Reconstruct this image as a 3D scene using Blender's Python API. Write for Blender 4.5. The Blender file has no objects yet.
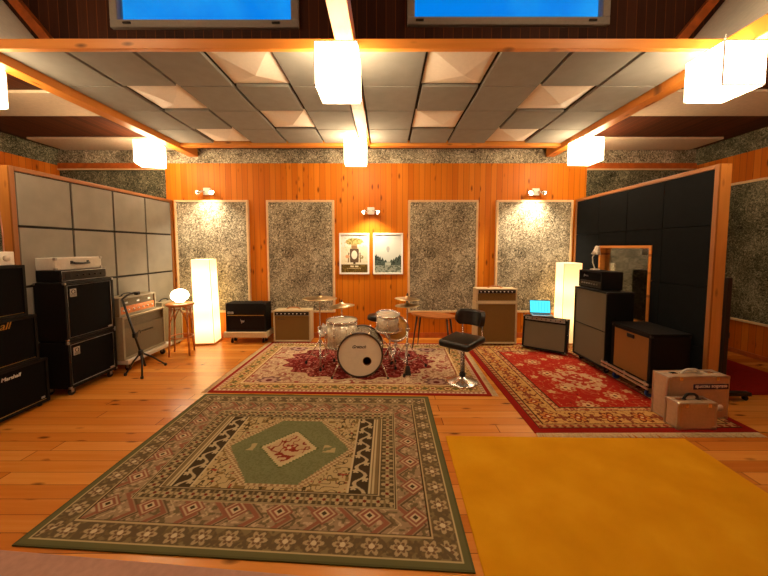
import bpy, bmesh, math, random
import numpy as np
from mathutils import Vector, Matrix
random.seed(7); np.random.seed(7)
PI = math.pi
SC = bpy.context.scene
COL = SC.collection

# ------------------------------------------------------------------ helpers
def s2l(c):
    return c / 12.92 if c <= 0.04045 else ((c + 0.055) / 1.055) ** 2.4
def hx(h, a=1.0):
    h = h.lstrip('#')
    return tuple(s2l(int(h[i:i + 2], 16) / 255) for i in (0, 2, 4)) + (a,)

class MB:
    """collects shapes in one bmesh, linked as ONE object by build()"""
    def __init__(self):
        self.b = bmesh.new()
    def _xf(self, vs, c, rot):
        m = Matrix.Translation(Vector(c))
        if rot is not None:
            m = m @ (rot.to_4x4() if hasattr(rot, 'to_4x4') else rot)
        bmesh.ops.transform(self.b, matrix=m, verts=vs)
    def box(self, c, s, bev=0.0, rot=None, mi=0, seg=2):
        r = bmesh.ops.create_cube(self.b, size=1.0)
        vs = r['verts']
        bmesh.ops.scale(self.b, vec=Vector(s), verts=vs)
        self._xf(vs, c, rot)
        fs = set(f for v in vs for f in v.link_faces)
        for f in fs: f.material_index = mi
        if bev > 0:
            es = list(set(e for v in vs for e in v.link_edges))
            bmesh.ops.bevel(self.b, geom=es, offset=bev, segments=seg, affect='EDGES', profile=0.5)
        return self
    def span(self, x0, x1, y0, y1, z0, z1, bev=0.0, mi=0):
        return self.box(((x0 + x1) / 2, (y0 + y1) / 2, (z0 + z1) / 2), (abs(x1 - x0), abs(y1 - y0), abs(z1 - z0)), bev, None, mi)
    def lathe(self, prof, seg=24, c=(0, 0, 0), rot=None, mi=0, smooth=True):
        rings, vs = [], []
        for r, z in prof:
            if r < 1e-6:
                v = self.b.verts.new((0, 0, z)); rings.append([v]); vs.append(v)
            else:
                ring = [self.b.verts.new((r * math.cos(2 * PI * k / seg), r * math.sin(2 * PI * k / seg), z)) for k in range(seg)]
                rings.append(ring); vs += ring
        fs = []
        for a, d in zip(rings, rings[1:]):
            if len(a) == 1 and len(d) == 1: continue
            for k in range(seg):
                k2 = (k + 1) % seg
                if len(a) == 1: q = [a[0], d[k2], d[k]]
                elif len(d) == 1: q = [a[k], a[k2], d[0]]
                else: q = [a[k], a[k2], d[k2], d[k]]
                fs.append(self.b.faces.new(q))
        shut = abs(prof[0][0] - prof[-1][0]) < .02 and abs(prof[0][1] - prof[-1][1]) < .012      # ring-shaped profile: no end discs
        for ring, flip in ((rings[0], True), (rings[-1], False)):
            if len(ring) > 1 and not shut:
                f = self.b.faces.new(ring[::-1] if flip else ring); f.material_index = mi
        for f in fs:
            f.smooth = smooth; f.material_index = mi
        self._xf(vs, c, rot)
        return self
    def cyl(self, p0, p1, r0, r1=None, seg=14, mi=0):
        r1 = r0 if r1 is None else r1
        p0, p1 = Vector(p0), Vector(p1); d = p1 - p0
        return self.lathe([(r0, 0), (r1, d.length)], seg, p0, d.to_track_quat('Z', 'Y').to_matrix(), mi)
    def tube(self, pts, r, seg=8, mi=0, closed=False):
        pts = [Vector(p) for p in pts]; n = len(pts); rings = []
        rs = r if isinstance(r, (list, tuple)) else [r] * n
        up = None
        for i, p in enumerate(pts):
            if closed: t = pts[(i + 1) % n] - pts[i - 1]
            else: t = pts[min(i + 1, n - 1)] - pts[max(i - 1, 0)]
            t.normalize()
            if up is None:
                up = Vector((0, 0, 1)) if abs(t.z) < 0.9 else Vector((1, 0, 0))
            a = t.cross(up)
            if a.length < 1e-5: a = t.cross(Vector((0, 1, 0.3)))
            a.normalize(); up = a.cross(t).normalized()
            rings.append([self.b.verts.new(p + (a * math.cos(2 * PI * k / seg) + up * math.sin(2 * PI * k / seg)) * rs[i]) for k in range(seg)])
        prs = list(zip(rings, rings[1:])) + ([(rings[-1], rings[0])] if closed else [])
        for A, B in prs:
            for k in range(seg):
                f = self.b.faces.new([A[k], A[(k + 1) % seg], B[(k + 1) % seg], B[k]]); f.smooth = True; f.material_index = mi
        if not closed:
            self.b.faces.new(rings[0][::-1]).material_index = mi; self.b.faces.new(rings[-1]).material_index = mi
        return self
    def poly(self, pts, mi=0):
        f = self.b.faces.new([self.b.verts.new(p) for p in pts]); f.material_index = mi
        return self
    def prism(self, pts, vec, bev=0.0, mi=0):
        a = [self.b.verts.new(p) for p in pts]; d = [self.b.verts.new(Vector(p) + Vector(vec)) for p in pts]; n = len(pts)
        fs = [self.b.faces.new(a), self.b.faces.new(d[::-1])]
        for k in range(n):
            fs.append(self.b.faces.new([a[k], d[k], d[(k + 1) % n], a[(k + 1) % n]]))
        for f in fs: f.material_index = mi
        if bev > 0:
            es = list(set(e for f in fs for e in f.edges))
            bmesh.ops.bevel(self.b, geom=es, offset=bev, segments=2, affect='EDGES')
        return self
    def build(self, name, mats, parent=None):
        bmesh.ops.recalc_face_normals(self.b, faces=self.b.faces)
        me = bpy.data.meshes.new(name); self.b.to_mesh(me); self.b.free()
        for m in (mats if isinstance(mats, (list, tuple)) else [mats]): me.materials.append(m)
        o = bpy.data.objects.new(name, me); COL.objects.link(o)
        if parent is not None: o.parent = parent
        return o

def tag(o, label, cat, group=None):
    o['label'] = label; o['category'] = cat
    if group: o['group'] = group
    return o
def thing(name, label, cat, loc=(0, 0, 0), rz=0.0, group=None):
    o = bpy.data.objects.new(name, None); COL.objects.link(o)
    o.location = loc; o.rotation_euler = (0, 0, rz); o.empty_display_size = 0.1
    return tag(o, label, cat, group)
def struct(o):
    o['kind'] = 'structure'; return o
def dup(root, loc, label, rz=None):
    r = root.copy(); COL.objects.link(r); r.location = loc; r['label'] = label
    if rz is not None: r.rotation_euler = (0, 0, rz)
    for ch in list(root.children):
        c = ch.copy(); COL.objects.link(c); c.parent = r
        for g in list(ch.children):
            d = g.copy(); COL.objects.link(d); d.parent = c
    return r
def text(name, body, size, mat, parent, loc, rot, shear=0.0, depth=0.0008, bold=0.0):
    cu = bpy.data.curves.new(name, 'FONT'); cu.body = body; cu.size = size; cu.shear = shear
    cu.align_x = 'CENTER'; cu.align_y = 'CENTER'; cu.extrude = depth; cu.offset = bold
    t = bpy.data.objects.new(name, cu); COL.objects.link(t)
    dg = bpy.context.evaluated_depsgraph_get()
    me = bpy.data.meshes.new_from_object(t.evaluated_get(dg))
    bpy.data.objects.remove(t)
    me.name = name; me.materials.clear(); me.materials.append(mat)
    o = bpy.data.objects.new(name, me); COL.objects.link(o)
    o.location = loc; o.rotation_euler = rot; o.parent = parent
    return o

# ------------------------------------------------------------------ materials
def new_mat(name):
    m = bpy.data.materials.new(name); m.use_nodes = True
    nt = m.node_tree; b = nt.nodes['Principled BSDF']
    return m, nt, b
def N(nt, t, **kw):
    n = nt.nodes.new(t)
    for k, v in kw.items():
        if k in n.inputs: n.inputs[k].default_value = v
        else: setattr(n, k, v)
    return n
def L(nt, a, b): nt.links.new(a, b)
def mth(nt, op, a, b=None, c=None):
    n = nt.nodes.new('ShaderNodeMath'); n.operation = op
    for i, v in enumerate((a, b, c)):
        if v is None: continue
        if isinstance(v, (int, float)): n.inputs[i].default_value = v
        else: L(nt, v, n.inputs[i])
    return n.outputs[0]
def ramp(nt, fac, stops):
    r = nt.nodes.new('ShaderNodeValToRGB'); e = r.color_ramp.elements
    while len(e) < len(stops): e.new(0.5)
    for k, (p, c) in enumerate(stops): e[k].position = p; e[k].color = c
    L(nt, fac, r.inputs[0]); return r.outputs[0]
def mixc(nt, fac, a, b, mode='MIX'):
    n = nt.nodes.new('ShaderNodeMix'); n.data_type = 'RGBA'; n.blend_type = mode
    for s, v in ((n.inputs[0], fac), (n.inputs[6], a), (n.inputs[7], b)):
        if isinstance(v, (int, float)): s.default_value = v
        elif isinstance(v, tuple): s.default_value = v
        else: L(nt, v, s)
    return n.outputs[2]
def bump(nt, b, h, strength=0.3, dist=0.01):
    n = N(nt, 'ShaderNodeBump'); n.inputs['Strength'].default_value = strength; n.inputs['Distance'].default_value = dist
    L(nt, h, n.inputs['Height']); L(nt, n.outputs[0], b.inputs['Normal'])

def simple(name, col, rough=0.5, metal=0.0, var=0.12, scale=30, bmp=0.0, bscale=None, coat=0.0, spec=0.5):
    if rough > .85: spec = min(spec, .12)
    m, nt, b = new_mat(name)
    tc = N(nt, 'ShaderNodeTexCoord'); no = N(nt, 'ShaderNodeTexNoise', Scale=scale, Detail=4.0)
    L(nt, tc.outputs['Object'], no.inputs['Vector'])
    dk = tuple(c * (1 - var) for c in col[:3]) + (1,); lt = tuple(min(1, c * (1 + var)) for c in col[:3]) + (1,)
    L(nt, ramp(nt, no.outputs['Fac'], [(0.3, dk), (0.7, lt)]), b.inputs['Base Color'])
    b.inputs['Roughness'].default_value = rough; b.inputs['Metallic'].default_value = metal
    b.inputs['Coat Weight'].default_value = coat; b.inputs['Specular IOR Level'].default_value = spec
    if bmp:
        n2 = N(nt, 'ShaderNodeTexNoise', Scale=bscale or scale * 5, Detail=3.0); L(nt, tc.outputs['Object'], n2.inputs['Vector'])
        bump(nt, b, n2.outputs['Fac'], bmp, 0.004)
    return m

def boards(name, across, along, width, cols, seam=(0.18, 0.05, 0.008, 1), rough=0.45, knots=True, length=0.0, coat=0.0, seam_w=0.03, spec=0.5, knot_col=None):
    """planks: across/along are axis letters in object space"""
    m, nt, b = new_mat(name)
    tc = N(nt, 'ShaderNodeTexCoord'); sp = N(nt, 'ShaderNodeSeparateXYZ'); L(nt, tc.outputs['Object'], sp.inputs[0])
    u = mth(nt, 'DIVIDE', sp.outputs[across], width); row = mth(nt, 'FLOOR', u); fr = mth(nt, 'FRACT', u)
    wn = N(nt, 'ShaderNodeTexWhiteNoise', noise_dimensions='1D'); L(nt, row, wn.inputs['W'])
    tint = wn.outputs['Value']
    edge = mth(nt, 'MINIMUM', fr, mth(nt, 'SUBTRACT', 1.0, fr))
    seamf = mth(nt, 'LESS_THAN', edge, seam_w)
    if length:
        v = mth(nt, 'ADD', mth(nt, 'DIVIDE', sp.outputs[along], length), mth(nt, 'MULTIPLY', tint, 7.3))
        vr = mth(nt, 'FLOOR', v); vf = mth(nt, 'FRACT', v)
        w2 = N(nt, 'ShaderNodeTexWhiteNoise', noise_dimensions='2D')
        cb = N(nt, 'ShaderNodeCombineXYZ'); L(nt, row, cb.inputs[0]); L(nt, vr, cb.inputs[1]); L(nt, cb.outputs[0], w2.inputs['Vector'])
        tint = w2.outputs['Value']
        ve = mth(nt, 'MINIMUM', vf, mth(nt, 'SUBTRACT', 1.0, vf))
        seamf = mth(nt, 'MAXIMUM', seamf, mth(nt, 'LESS_THAN', ve, 0.0015))
    # grain: stretched noise, shifted per board
    cmb = N(nt, 'ShaderNodeCombineXYZ')
    L(nt, mth(nt, 'ADD', mth(nt, 'MULTIPLY', sp.outputs[along], 1.4), mth(nt, 'MULTIPLY', row, 3.7)), cmb.inputs[0])
    L(nt, mth(nt, 'MULTIPLY', sp.outputs[across], 26.0), cmb.inputs[1])
    g = N(nt, 'ShaderNodeTexNoise', Scale=1.0, Detail=5.0, Distortion=0.6); L(nt, cmb.outputs[0], g.inputs['Vector'])
    base = ramp(nt, mth(nt, 'ADD', mth(nt, 'MULTIPLY', tint, 0.55), mth(nt, 'MULTIPLY', g.outputs['Fac'], 0.55)),
                [(0.15, cols[0]), (0.5, cols[1]), (0.85, cols[2])])
    if knots:
        ck = N(nt, 'ShaderNodeCombineXYZ')
        L(nt, mth(nt, 'ADD', mth(nt, 'MULTIPLY', sp.outputs[along], 3.2), mth(nt, 'MULTIPLY', row, 1.37)), ck.inputs[0])
        L(nt, mth(nt, 'MULTIPLY', sp.outputs[across], 9.0), ck.inputs[1])
        vo = N(nt, 'ShaderNodeTexVoronoi', Scale=1.0); L(nt, ck.outputs[0], vo.inputs['Vector'])
        kn = ramp(nt, vo.outputs['Distance'], [(0.08, (1, 1, 1, 1)), (0.21, (0, 0, 0, 1))])
        sepc = N(nt, 'ShaderNodeSeparateColor'); L(nt, vo.outputs['Color'], sepc.inputs[0])
        kf = mth(nt, 'MULTIPLY', kn, mth(nt, 'GREATER_THAN', sepc.outputs[0], 0.3))
        kc = knot_col or tuple(c * 0.25 for c in cols[0][:3]) + (1,)
        base = mixc(nt, mth(nt, 'MULTIPLY', kf, 0.85), base, kc)
    base = mixc(nt, mth(nt, 'MULTIPLY', seamf, 0.8), base, seam)
    L(nt, base, b.inputs['Base Color']); b.inputs['Roughness'].default_value = rough
    b.inputs['Coat Weight'].default_value = coat; b.inputs['Coat Roughness'].default_value = 0.25
    b.inputs['Specular IOR Level'].default_value = spec
    bump(nt, b, mth(nt, 'ADD', mth(nt, 'MULTIPLY', seamf, -1.0), mth(nt, 'MULTIPLY', g.outputs['Fac'], 0.15)), 0.35, 0.004)
    return m

def woodwool(name, dark, mid, light, scale=38):
    m, nt, b = new_mat(name)
    tc = N(nt, 'ShaderNodeTexCoord')
    n1 = N(nt, 'ShaderNodeTexNoise', Scale=scale, Detail=6.0, Roughness=0.75, Distortion=2.2); L(nt, tc.outputs['Object'], n1.inputs['Vector'])
    n2 = N(nt, 'ShaderNodeTexNoise', Scale=scale * 0.12, Detail=3.0); L(nt, tc.outputs['Object'], n2.inputs['Vector'])
    f = mth(nt, 'ADD', n1.outputs['Fac'], mth(nt, 'MULTIPLY', mth(nt, 'SUBTRACT', n2.outputs['Fac'], 0.5), 0.25))
    L(nt, ramp(nt, f, [(0.36, dark), (0.5, mid), (0.64, light)]), b.inputs['Base Color'])
    b.inputs['Roughness'].default_value = 0.95; b.inputs['Specular IOR Level'].default_value = 0.1
    bump(nt, b, f, 0.6, 0.01)
    return m

def cloth(name, col, scale=400, var=0.3, rough=0.9):
    m, nt, b = new_mat(name)
    tc = N(nt, 'ShaderNodeTexCoord')
    w1 = N(nt, 'ShaderNodeTexNoise', Scale=scale * 0.5, Detail=2.0); L(nt, tc.outputs['Object'], w1.inputs['Vector'])
    w2 = N(nt, 'ShaderNodeTexChecker', Scale=scale); L(nt, tc.outputs['Object'], w2.inputs['Vector'])
    f = mth(nt, 'ADD', mth(nt, 'MULTIPLY', w1.outputs['Fac'], 0.7), mth(nt, 'MULTIPLY', w2.outputs['Fac'], 0.3))
    dk = tuple(c * (1 - var) for c in col[:3]) + (1,); lt = tuple(min(1, c * (1 + var)) for c in col[:3]) + (1,)
    L(nt, ramp(nt, f, [(0.25, dk), (0.75, lt)]), b.inputs['Base Color'])
    b.inputs['Roughness'].default_value = rough; b.inputs['Specular IOR Level'].default_value = 0.15
    return m

def glow(name, col, strength, base=(0.9, 0.85, 0.75, 1), var=0.0, bulb=None):
    m, nt, b = new_mat(name)
    b.inputs['Base Color'].default_value = base; b.inputs['Roughness'].default_value = 0.8
    tc = N(nt, 'ShaderNodeTexCoord'); no = N(nt, 'ShaderNodeTexNoise', Scale=6.0, Detail=3.0); L(nt, tc.outputs['Object'], no.inputs['Vector'])
    b.inputs['Emission Color'].default_value = col
    s = mth(nt, 'MULTIPLY_ADD', no.outputs['Fac'], strength * var, strength * (1 - var * 0.5))
    if bulb:        # bulbs inside a tall paper shade: brighter bands at their heights
        sp = N(nt, 'ShaderNodeSeparateXYZ'); L(nt, tc.outputs['Object'], sp.inputs[0])
        tot = None
        for z in bulb:
            d = mth(nt, 'DIVIDE', mth(nt, 'SUBTRACT', sp.outputs[2], z), 0.17)
            g = mth(nt, 'DIVIDE', 1.0, mth(nt, 'ADD', 1.0, mth(nt, 'MULTIPLY', d, d)))
            tot = g if tot is None else mth(nt, 'ADD', tot, g)
        s = mth(nt, 'MULTIPLY', s, mth(nt, 'ADD', 0.25, tot))
    L(nt, s, b.inputs['Emission Strength'])
    return m

def attr_mat(name, rough=0.95, bscale=600, bstr=0.5, wear=0.15, gain=1.0):
    m, nt, b = new_mat(name)
    at = N(nt, 'ShaderNodeAttribute', attribute_name='weave'); tc = N(nt, 'ShaderNodeTexCoord')
    no = N(nt, 'ShaderNodeTexNoise', Scale=bscale, Detail=2.0); L(nt, tc.outputs['Object'], no.inputs['Vector'])
    n2 = N(nt, 'ShaderNodeTexNoise', Scale=5.0, Detail=4.0); L(nt, tc.outputs['Object'], n2.inputs['Vector'])
    f = mth(nt, 'ADD', mth(nt, 'MULTIPLY', mth(nt, 'SUBTRACT', no.outputs['Fac'], 0.5), wear * 2), mth(nt, 'MULTIPLY', mth(nt, 'SUBTRACT', n2.outputs['Fac'], 0.5), wear * 1.5))
    g = N(nt, 'ShaderNodeHueSaturation'); L(nt, at.outputs['Color'], g.inputs['Color']); L(nt, mth(nt, 'ADD', gain, f), g.inputs['Value'])
    L(nt, g.outputs[0], b.inputs['Base Color']); b.inputs['Roughness'].default_value = rough
    b.inputs['Specular IOR Level'].default_value = 0.1
    bump(nt, b, no.outputs['Fac'], bstr, 0.003)
    return m

WARM = (1.0, 0.74, 0.44, 1)
M = {}
M['pine'] = boards('pine_boards', 0, 2, 0.095, (hx('#bd640e'), hx('#ca7214'), hx('#d5801f')), rough=0.45, spec=0.18)
M['pine_y'] = boards('pine_boards_side', 1, 2, 0.095, (hx('#b0560f'), hx('#c16515'), hx('#cf7620')), rough=0.45, spec=0.18)
M['floor'] = boards('floor_planks', 1, 0, 0.125, (hx('#b5661f'), hx('#c87a2b'), hx('#d68f3c')), seam=(0.12, 0.04, 0.01, 1), rough=0.27, length=2.6, seam_w=0.018, knot_col=hx('#5a2c10'), spec=0.5)
M['darkwood'] = boards('dark_ceiling_boards', 0, 1, 0.11, (hx('#3a1c10'), hx('#4a2615'), hx('#5a2f1a')), rough=0.6, knots=False, spec=0.2)
M['darkwall'] = boards('dark_clerestory_boards', 0, 2, 0.11, (hx('#2c160d'), hx('#3a1e12'), hx('#472617')), rough=0.6, knots=False, spec=0.2)
M['beam_x'] = boards('beam_pine_across', 2, 0, 0.5, (hx('#b0651f'), hx('#c87a2a'), hx('#d88d3c')), rough=0.45)
M['beam_y'] = boards('beam_pine_along', 0, 1, 0.5, (hx('#b0651f'), hx('#c87a2a'), hx('#d88d3c')), rough=0.45)
M['post'] = boards('post_pine', 0, 2, 0.5, (hx('#b5722e'), hx('#cb8a42'), hx('#d99c54')), rough=0.5)
M['strip'] = simple('pine_strip', hx('#b0571c'), 0.45, var=0.25, scale=12)
M['palewood'] = simple('pale_wood_edging', hx('#d9b98c'), 0.5, var=0.1, scale=20)
M['wool'] = woodwool('wood_wool', hx('#2b271e'), hx('#877d68'), hx('#e0d5ba'), 21)
M['wool2'] = woodwool('wood_wool_green', hx('#1a1b14'), hx('#555442'), hx('#a39c80'), 22)
M['cream'] = simple('cream_panel', hx('#d6c4ab'), 0.9, var=0.06, scale=25, bmp=0.15)
M['tile'] = simple('grey_ceiling_fabric', hx('#8f8e88'), 0.95, var=0.05, scale=8, bmp=0.1, bscale=300)
M['pyr'] = simple('white_diffuser', hx('#e8e0d2'), 0.7, var=0.03)
M['grid'] = simple('dark_gap', hx('#15120f'), 0.8)
M['gobo'] = simple('grey_partition_fabric', hx('#8a857b'), 0.95, var=0.07, scale=5, bmp=0.1, bscale=300)
M['gobo_d'] = simple('charcoal_partition_fabric', hx('#0f1214'), 0.95, var=0.15, scale=9, bmp=0.1, bscale=300)
M['black'] = simple('black_vinyl', hx('#0b0a0a'), 0.6, spec=.22, var=0.2, scale=60, bmp=0.25, bscale=500)
M['blackgr'] = cloth('black_grille', hx('#080707'))
M['brownblk'] = cloth('dark_diamond_grille', hx('#1f1512'), 150, 0.5)
M['rubber'] = simple('black_rubber', hx('#0c0b0b'), 0.7)
M['plastic'] = simple('black_plastic', hx('#141313'), 0.4)
M['chrome'] = simple('chrome', hx('#e2e0dc'), 0.24, 1.0, var=0.04)
M['steel'] = simple('brushed_steel', hx('#a9a6a0'), 0.38, 1.0, var=0.1)
M['alu'] = simple('case_aluminium', hx('#c6ab8c'), 0.45, 0.4, var=0.06, scale=40, bmp=0.05)
M['alu_edge'] = simple('case_edge', hx('#c4bcac'), 0.3, 0.9, var=0.05)
M['silver'] = simple('silver_paint', hx('#cdc8bd'), 0.4, 0.2, var=0.06)
M['piping'] = simple('silver_piping', hx('#b6b2aa'), 0.4, 0.4)
M['creamtolex'] = simple('cream_vinyl', hx('#c8b48c'), 0.6, var=0.08, scale=60, bmp=0.2, bscale=400)
M['greytolex'] = simple('grey_beige_vinyl', hx('#8a8068'), 0.65, var=0.08, scale=40, bmp=0.2, bscale=400)
M['greygr'] = cloth('grey_beige_grille', hx('#746b57'))
M['oxblood'] = cloth('brown_grille', hx('#7a5c30'), 300, 0.25)
M['browngr2'] = cloth('dim_brown_grille', hx('#86592e'), 300, 0.25)
M['silvergr'] = cloth('silver_dark_grille', hx('#6b6250'), 300, 0.3)
M['white'] = simple('white_plastic', hx('#e6e2d8'), 0.45, var=0.03)
M['paperw'] = simple('white_card', hx('#eceae4'), 0.7, var=0.02)
M['pearl'] = simple('champagne_pearl', hx('#ddd2ba'), 0.22, 0.15, var=0.3, scale=45, coat=0.6)
M['head'] = simple('coated_drumhead', hx('#e2d9c4'), 0.6, var=0.03)
M['hoop'] = simple('dark_hoop', hx('#3b2c22'), 0.35, var=0.1)
M['brass'] = simple('cymbal_bronze', hx('#cfc09a'), 0.36, 1.0, var=0.12, scale=20)
M['gold'] = simple('gold_trim', hx('#caa24c'), 0.35, 0.7)
M['bent'] = simple('bentwood', hx('#b06c34'), 0.4, var=0.2, scale=20)
M['teak'] = simple('table_teak', hx('#a8642c'), 0.4, var=0.25, scale=9)
M['leather'] = simple('black_leather', hx('#12100f'), 0.35, var=0.15, bmp=0.15, bscale=250)
M['redcarpet'] = simple('red_carpet', hx('#8c1c10'), 0.98, var=0.12, scale=40, bmp=0.5, bscale=500)
M['pinkmat'] = simple('dusty_pink_mat', hx('#b08878'), 0.98, var=0.08, scale=30, bmp=0.4, bscale=400)
M['fringe'] = simple('cream_fringe', hx('#cdb48a'), 0.95, var=0.25, scale=120)
M['blue'] = simple('blue_wheel', hx('#20448c'), 0.4)
M['navy'] = simple('navy_sticker', hx('#231a48'), 0.5, var=0.03)
M['ltr'] = simple('pale_lettering', hx('#e9e4da'), 0.5, var=0.02)
M['ink'] = simple('black_ink', hx('#171310'), 0.6, var=0.02)
M['orange_lit_panel'] = simple('orange_lit_control_panel', hx('#c4702c'), 0.4, 0.2, var=0.2, scale=40)  # orange light on the panel is put into its base colour
M['darkpanel'] = simple('dark_control_panel', hx('#241f1b'), 0.35, 0.2)
M['winframe'] = simple('window_frame_grey', hx('#8f857b'), 0.5, var=0.06)
# golden carpet
def carpet():
    m, nt, b = new_mat('golden_carpet'); tc = N(nt, 'ShaderNodeTexCoord')
    n1 = N(nt, 'ShaderNodeTexNoise', Scale=3.0, Detail=5.0); L(nt, tc.outputs['Object'], n1.inputs['Vector'])
    n2 = N(nt, 'ShaderNodeTexNoise', Scale=420.0, Detail=3.0); L(nt, tc.outputs['Object'], n2.inputs['Vector'])
    f = mth(nt, 'ADD', mth(nt, 'MULTIPLY', n1.outputs['Fac'], 0.6), mth(nt, 'MULTIPLY', n2.outputs['Fac'], 0.4))
    L(nt, ramp(nt, f, [(0.3, hx('#cd8c12')), (0.5, hx('#da9a18')), (0.7, hx('#e5aa24'))]), b.inputs['Base Color'])
    b.inputs['Roughness'].default_value = 1.0; b.inputs['Specular IOR Level'].default_value = 0.05
    bump(nt, b, n2.outputs['Fac'], 0.8, 0.006); return m
M['gold_carpet'] = carpet()
def glass(name, tint=(1, 1, 1, 1), refl=0.12):
    m, nt, b = new_mat(name); nt.nodes.remove(b); out = nt.nodes['Material Output']
    t = N(nt, 'ShaderNodeBsdfTransparent'); t.inputs[0].default_value = tint
    g = N(nt, 'ShaderNodeBsdfGlossy'); g.inputs['Roughness'].default_value = 0.03
    lw = N(nt, 'ShaderNodeLayerWeight', Blend=0.25); mx = N(nt, 'ShaderNodeMixShader')
    L(nt, mth(nt, 'MULTIPLY_ADD', lw.outputs['Fresnel'], 0.6, refl), mx.inputs[0]); L(nt, t.outputs[0], mx.inputs[1]); L(nt, g.outputs[0], mx.inputs[2])
    L(nt, mx.outputs[0], out.inputs[0]); return m
M['glass'] = glass('clear_glass', (0.92, 0.95, 0.93, 1), 0.06)
M['skyglass'] = glass('skylight_glass', (0.97, 0.98, 1, 1), 0.01)
LANT = 17.0
M['lantern'] = glow('lantern_paper', WARM, LANT, var=0.15)
M['lampL'] = glow('paper_column_left', (1.0, 0.66, 0.26, 1), 1.5, bulb=(0.3, 0.72, 1.1))
M['lampR'] = glow('paper_column_right', (1.0, 0.62, 0.22, 1), 1.3, bulb=(0.5, 0.92))
M['globe'] = glow('globe_glass', (1.0, 0.78, 0.5, 1), 9.0)
M['bulb'] = glow('spot_bulb', (1.0, 0.85, 0.65, 1), 25.0)
M['screen'] = glow('laptop_screen', (0.05, 0.62, 0.85, 1), 1.1, base=(0.02, 0.05, 0.06, 1))
M['screen_line'] = glow('laptop_screen_lines', (0.01, 0.3, 0.55, 1), 0.7, base=(0.02, 0.05, 0.06, 1))

# ------------------------------------------------------------------ the room
XL, XR, YB, YF, ZC = -5.6, 5.3, 5.75, -2.6, 3.27
o = struct(MB().span(XL - .1, XR + .1, YF - .1, YB + .1, -.1, 0).build('floor', M['floor']))
# back wall: pine centre, wood-wool flanks, strip, wood-wool band
struct(MB().span(-3.78, 3.44, YB, YB + .1, 0, 3.03).build('wall_back', M['pine']))
w = bpy.data.objects['wall_back']
MB().span(XL, XR, YB + .005, YB + .1, 3.03, ZC).build('band', M['wool'], w)
for x0, x1 in ((XL, -3.78), (3.44, XR)):
    MB().span(x0, x1, YB + .01, YB + .1, 0, 2.92).build('flank', M['wool2'], w)
    MB().span(x0, x1, YB - .02, YB + .1, 2.935, 3.03).build('strip', M['strip'], w)
    MB().span(x0, x1, YB - .03, YB + .05, 2.912, 2.935).build('edging', M['palewood'], w)
struct(MB().span(-3.78, 3.44, YB - .018, YB - .001, 0, .09, .003).build('baseboard_back', M['strip']))
for nm, x0, x1, xi in (('wall_left', XL - .1, XL, XL), ('wall_right', XR, XR + .1, XR)):
    s = 1 if xi < 0 else -1
    w = struct(MB().span(x0, x1, YF - .1, YB + .1, 0, 2.99).build(nm, M['pine_y']))
    MB().span(x0, x1, YF - .1, YB + .1, 2.99, ZC + .1).build('band', M['wool2'], w)
struct(MB().span(XR - .018, XR - .001, 3.0, YB - .02, 0, .07, .003).build('baseboard_right', M['strip']))
struct(MB().span(XL, XR, YF - .1, YF, 0, 5.3).build('wall_front', M['pine']))
# ceiling: flat sides and back, raised bay over the middle with leaning cream sides
BX0, BX1, BY = -3.45, 2.95, 3.95
c = struct(MB().span(XL, BX0, YF, YB, ZC, ZC + .1).span(BX1, XR, YF, YB, ZC, ZC + .1).span(BX0, BX1, BY, YB, ZC, ZC + .1).span(XL, XR, YB, YB + .1, ZC, ZC + .1).build('ceiling', M['darkwood']))
ZT = 5.3; run = (ZT - ZC) / 1.24
MB().span(BX0 - run, BX1 + run, YF, BY, ZT, ZT + .1).build('bay_top', M['darkwood'], c)
m = MB()
m.prism([(BX0, YF, ZC), (BX0 - run, YF, ZT), (BX0 - run - .1, YF, ZT), (BX0 - .1, YF, ZC)], (0, BY - YF, 0))
m.prism([(BX1, YF, ZC), (BX1 + run, YF, ZT), (BX1 + run + .1, YF, ZT), (BX1 + .1, YF, ZC)], (0, BY - YF, 0))
m.build('bay_side', simple('bay_plaster', hx('#efe6d4'), .9, var=.05, scale=20), c)
# clerestory wall with two window openings
W = [(-3.12, -0.99, 4.08, 4.95), (0.24, 2.53, 4.11, 4.95)]
m = MB(); y0, y1 = BY, BY + .1
xs0, xs1 = BX0 - run, BX1 + run
m.span(xs0, xs1, y0, y1, ZC + .1, 4.08).span(xs0, xs1, y0, y1, 4.95, ZT)
m.span(xs0, W[0][0], y0, y1, 4.08, 4.95).span(W[0][1], W[1][0], y0, y1, 4.08, 4.95).span(W[1][1], xs1, y0, y1, 4.08, 4.95)
m.span(W[1][0], W[1][1], y0, y1, 4.08, 4.11)
struct(m.build('wall_clerestory', M['darkwall']))
for k, (a, b_, z0, z1) in enumerate(W):
    m = MB(); t = .085; f0, f1 = BY - .05, BY + .05
    m.span(a, b_, f0, f1, z0, z0 + t, .008).span(a, b_, f0, f1, z1 - t, z1, .008)
    m.span(a, a + t, f0, f1, z0 + t, z1 - t, .008).span(b_ - t, b_, f0, f1, z0 + t, z1 - t, .008)
    wn = struct(m.build('window_%d' % (k + 1), M['winframe']))
    MB().span(a + t, b_ - t, BY, BY + .012, z0 + t, z1 - t).build('pane', M['skyglass'], wn)
    for lx in ((a + .2, b_ - .25) if k == 0 else (a + .14, b_ - .2)):
        MB().span(lx - .045, lx + .045, f0 - .02, f0, z0 + .03, z0 + .05, .004).build('latch', M['darkpanel'], wn)
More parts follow.
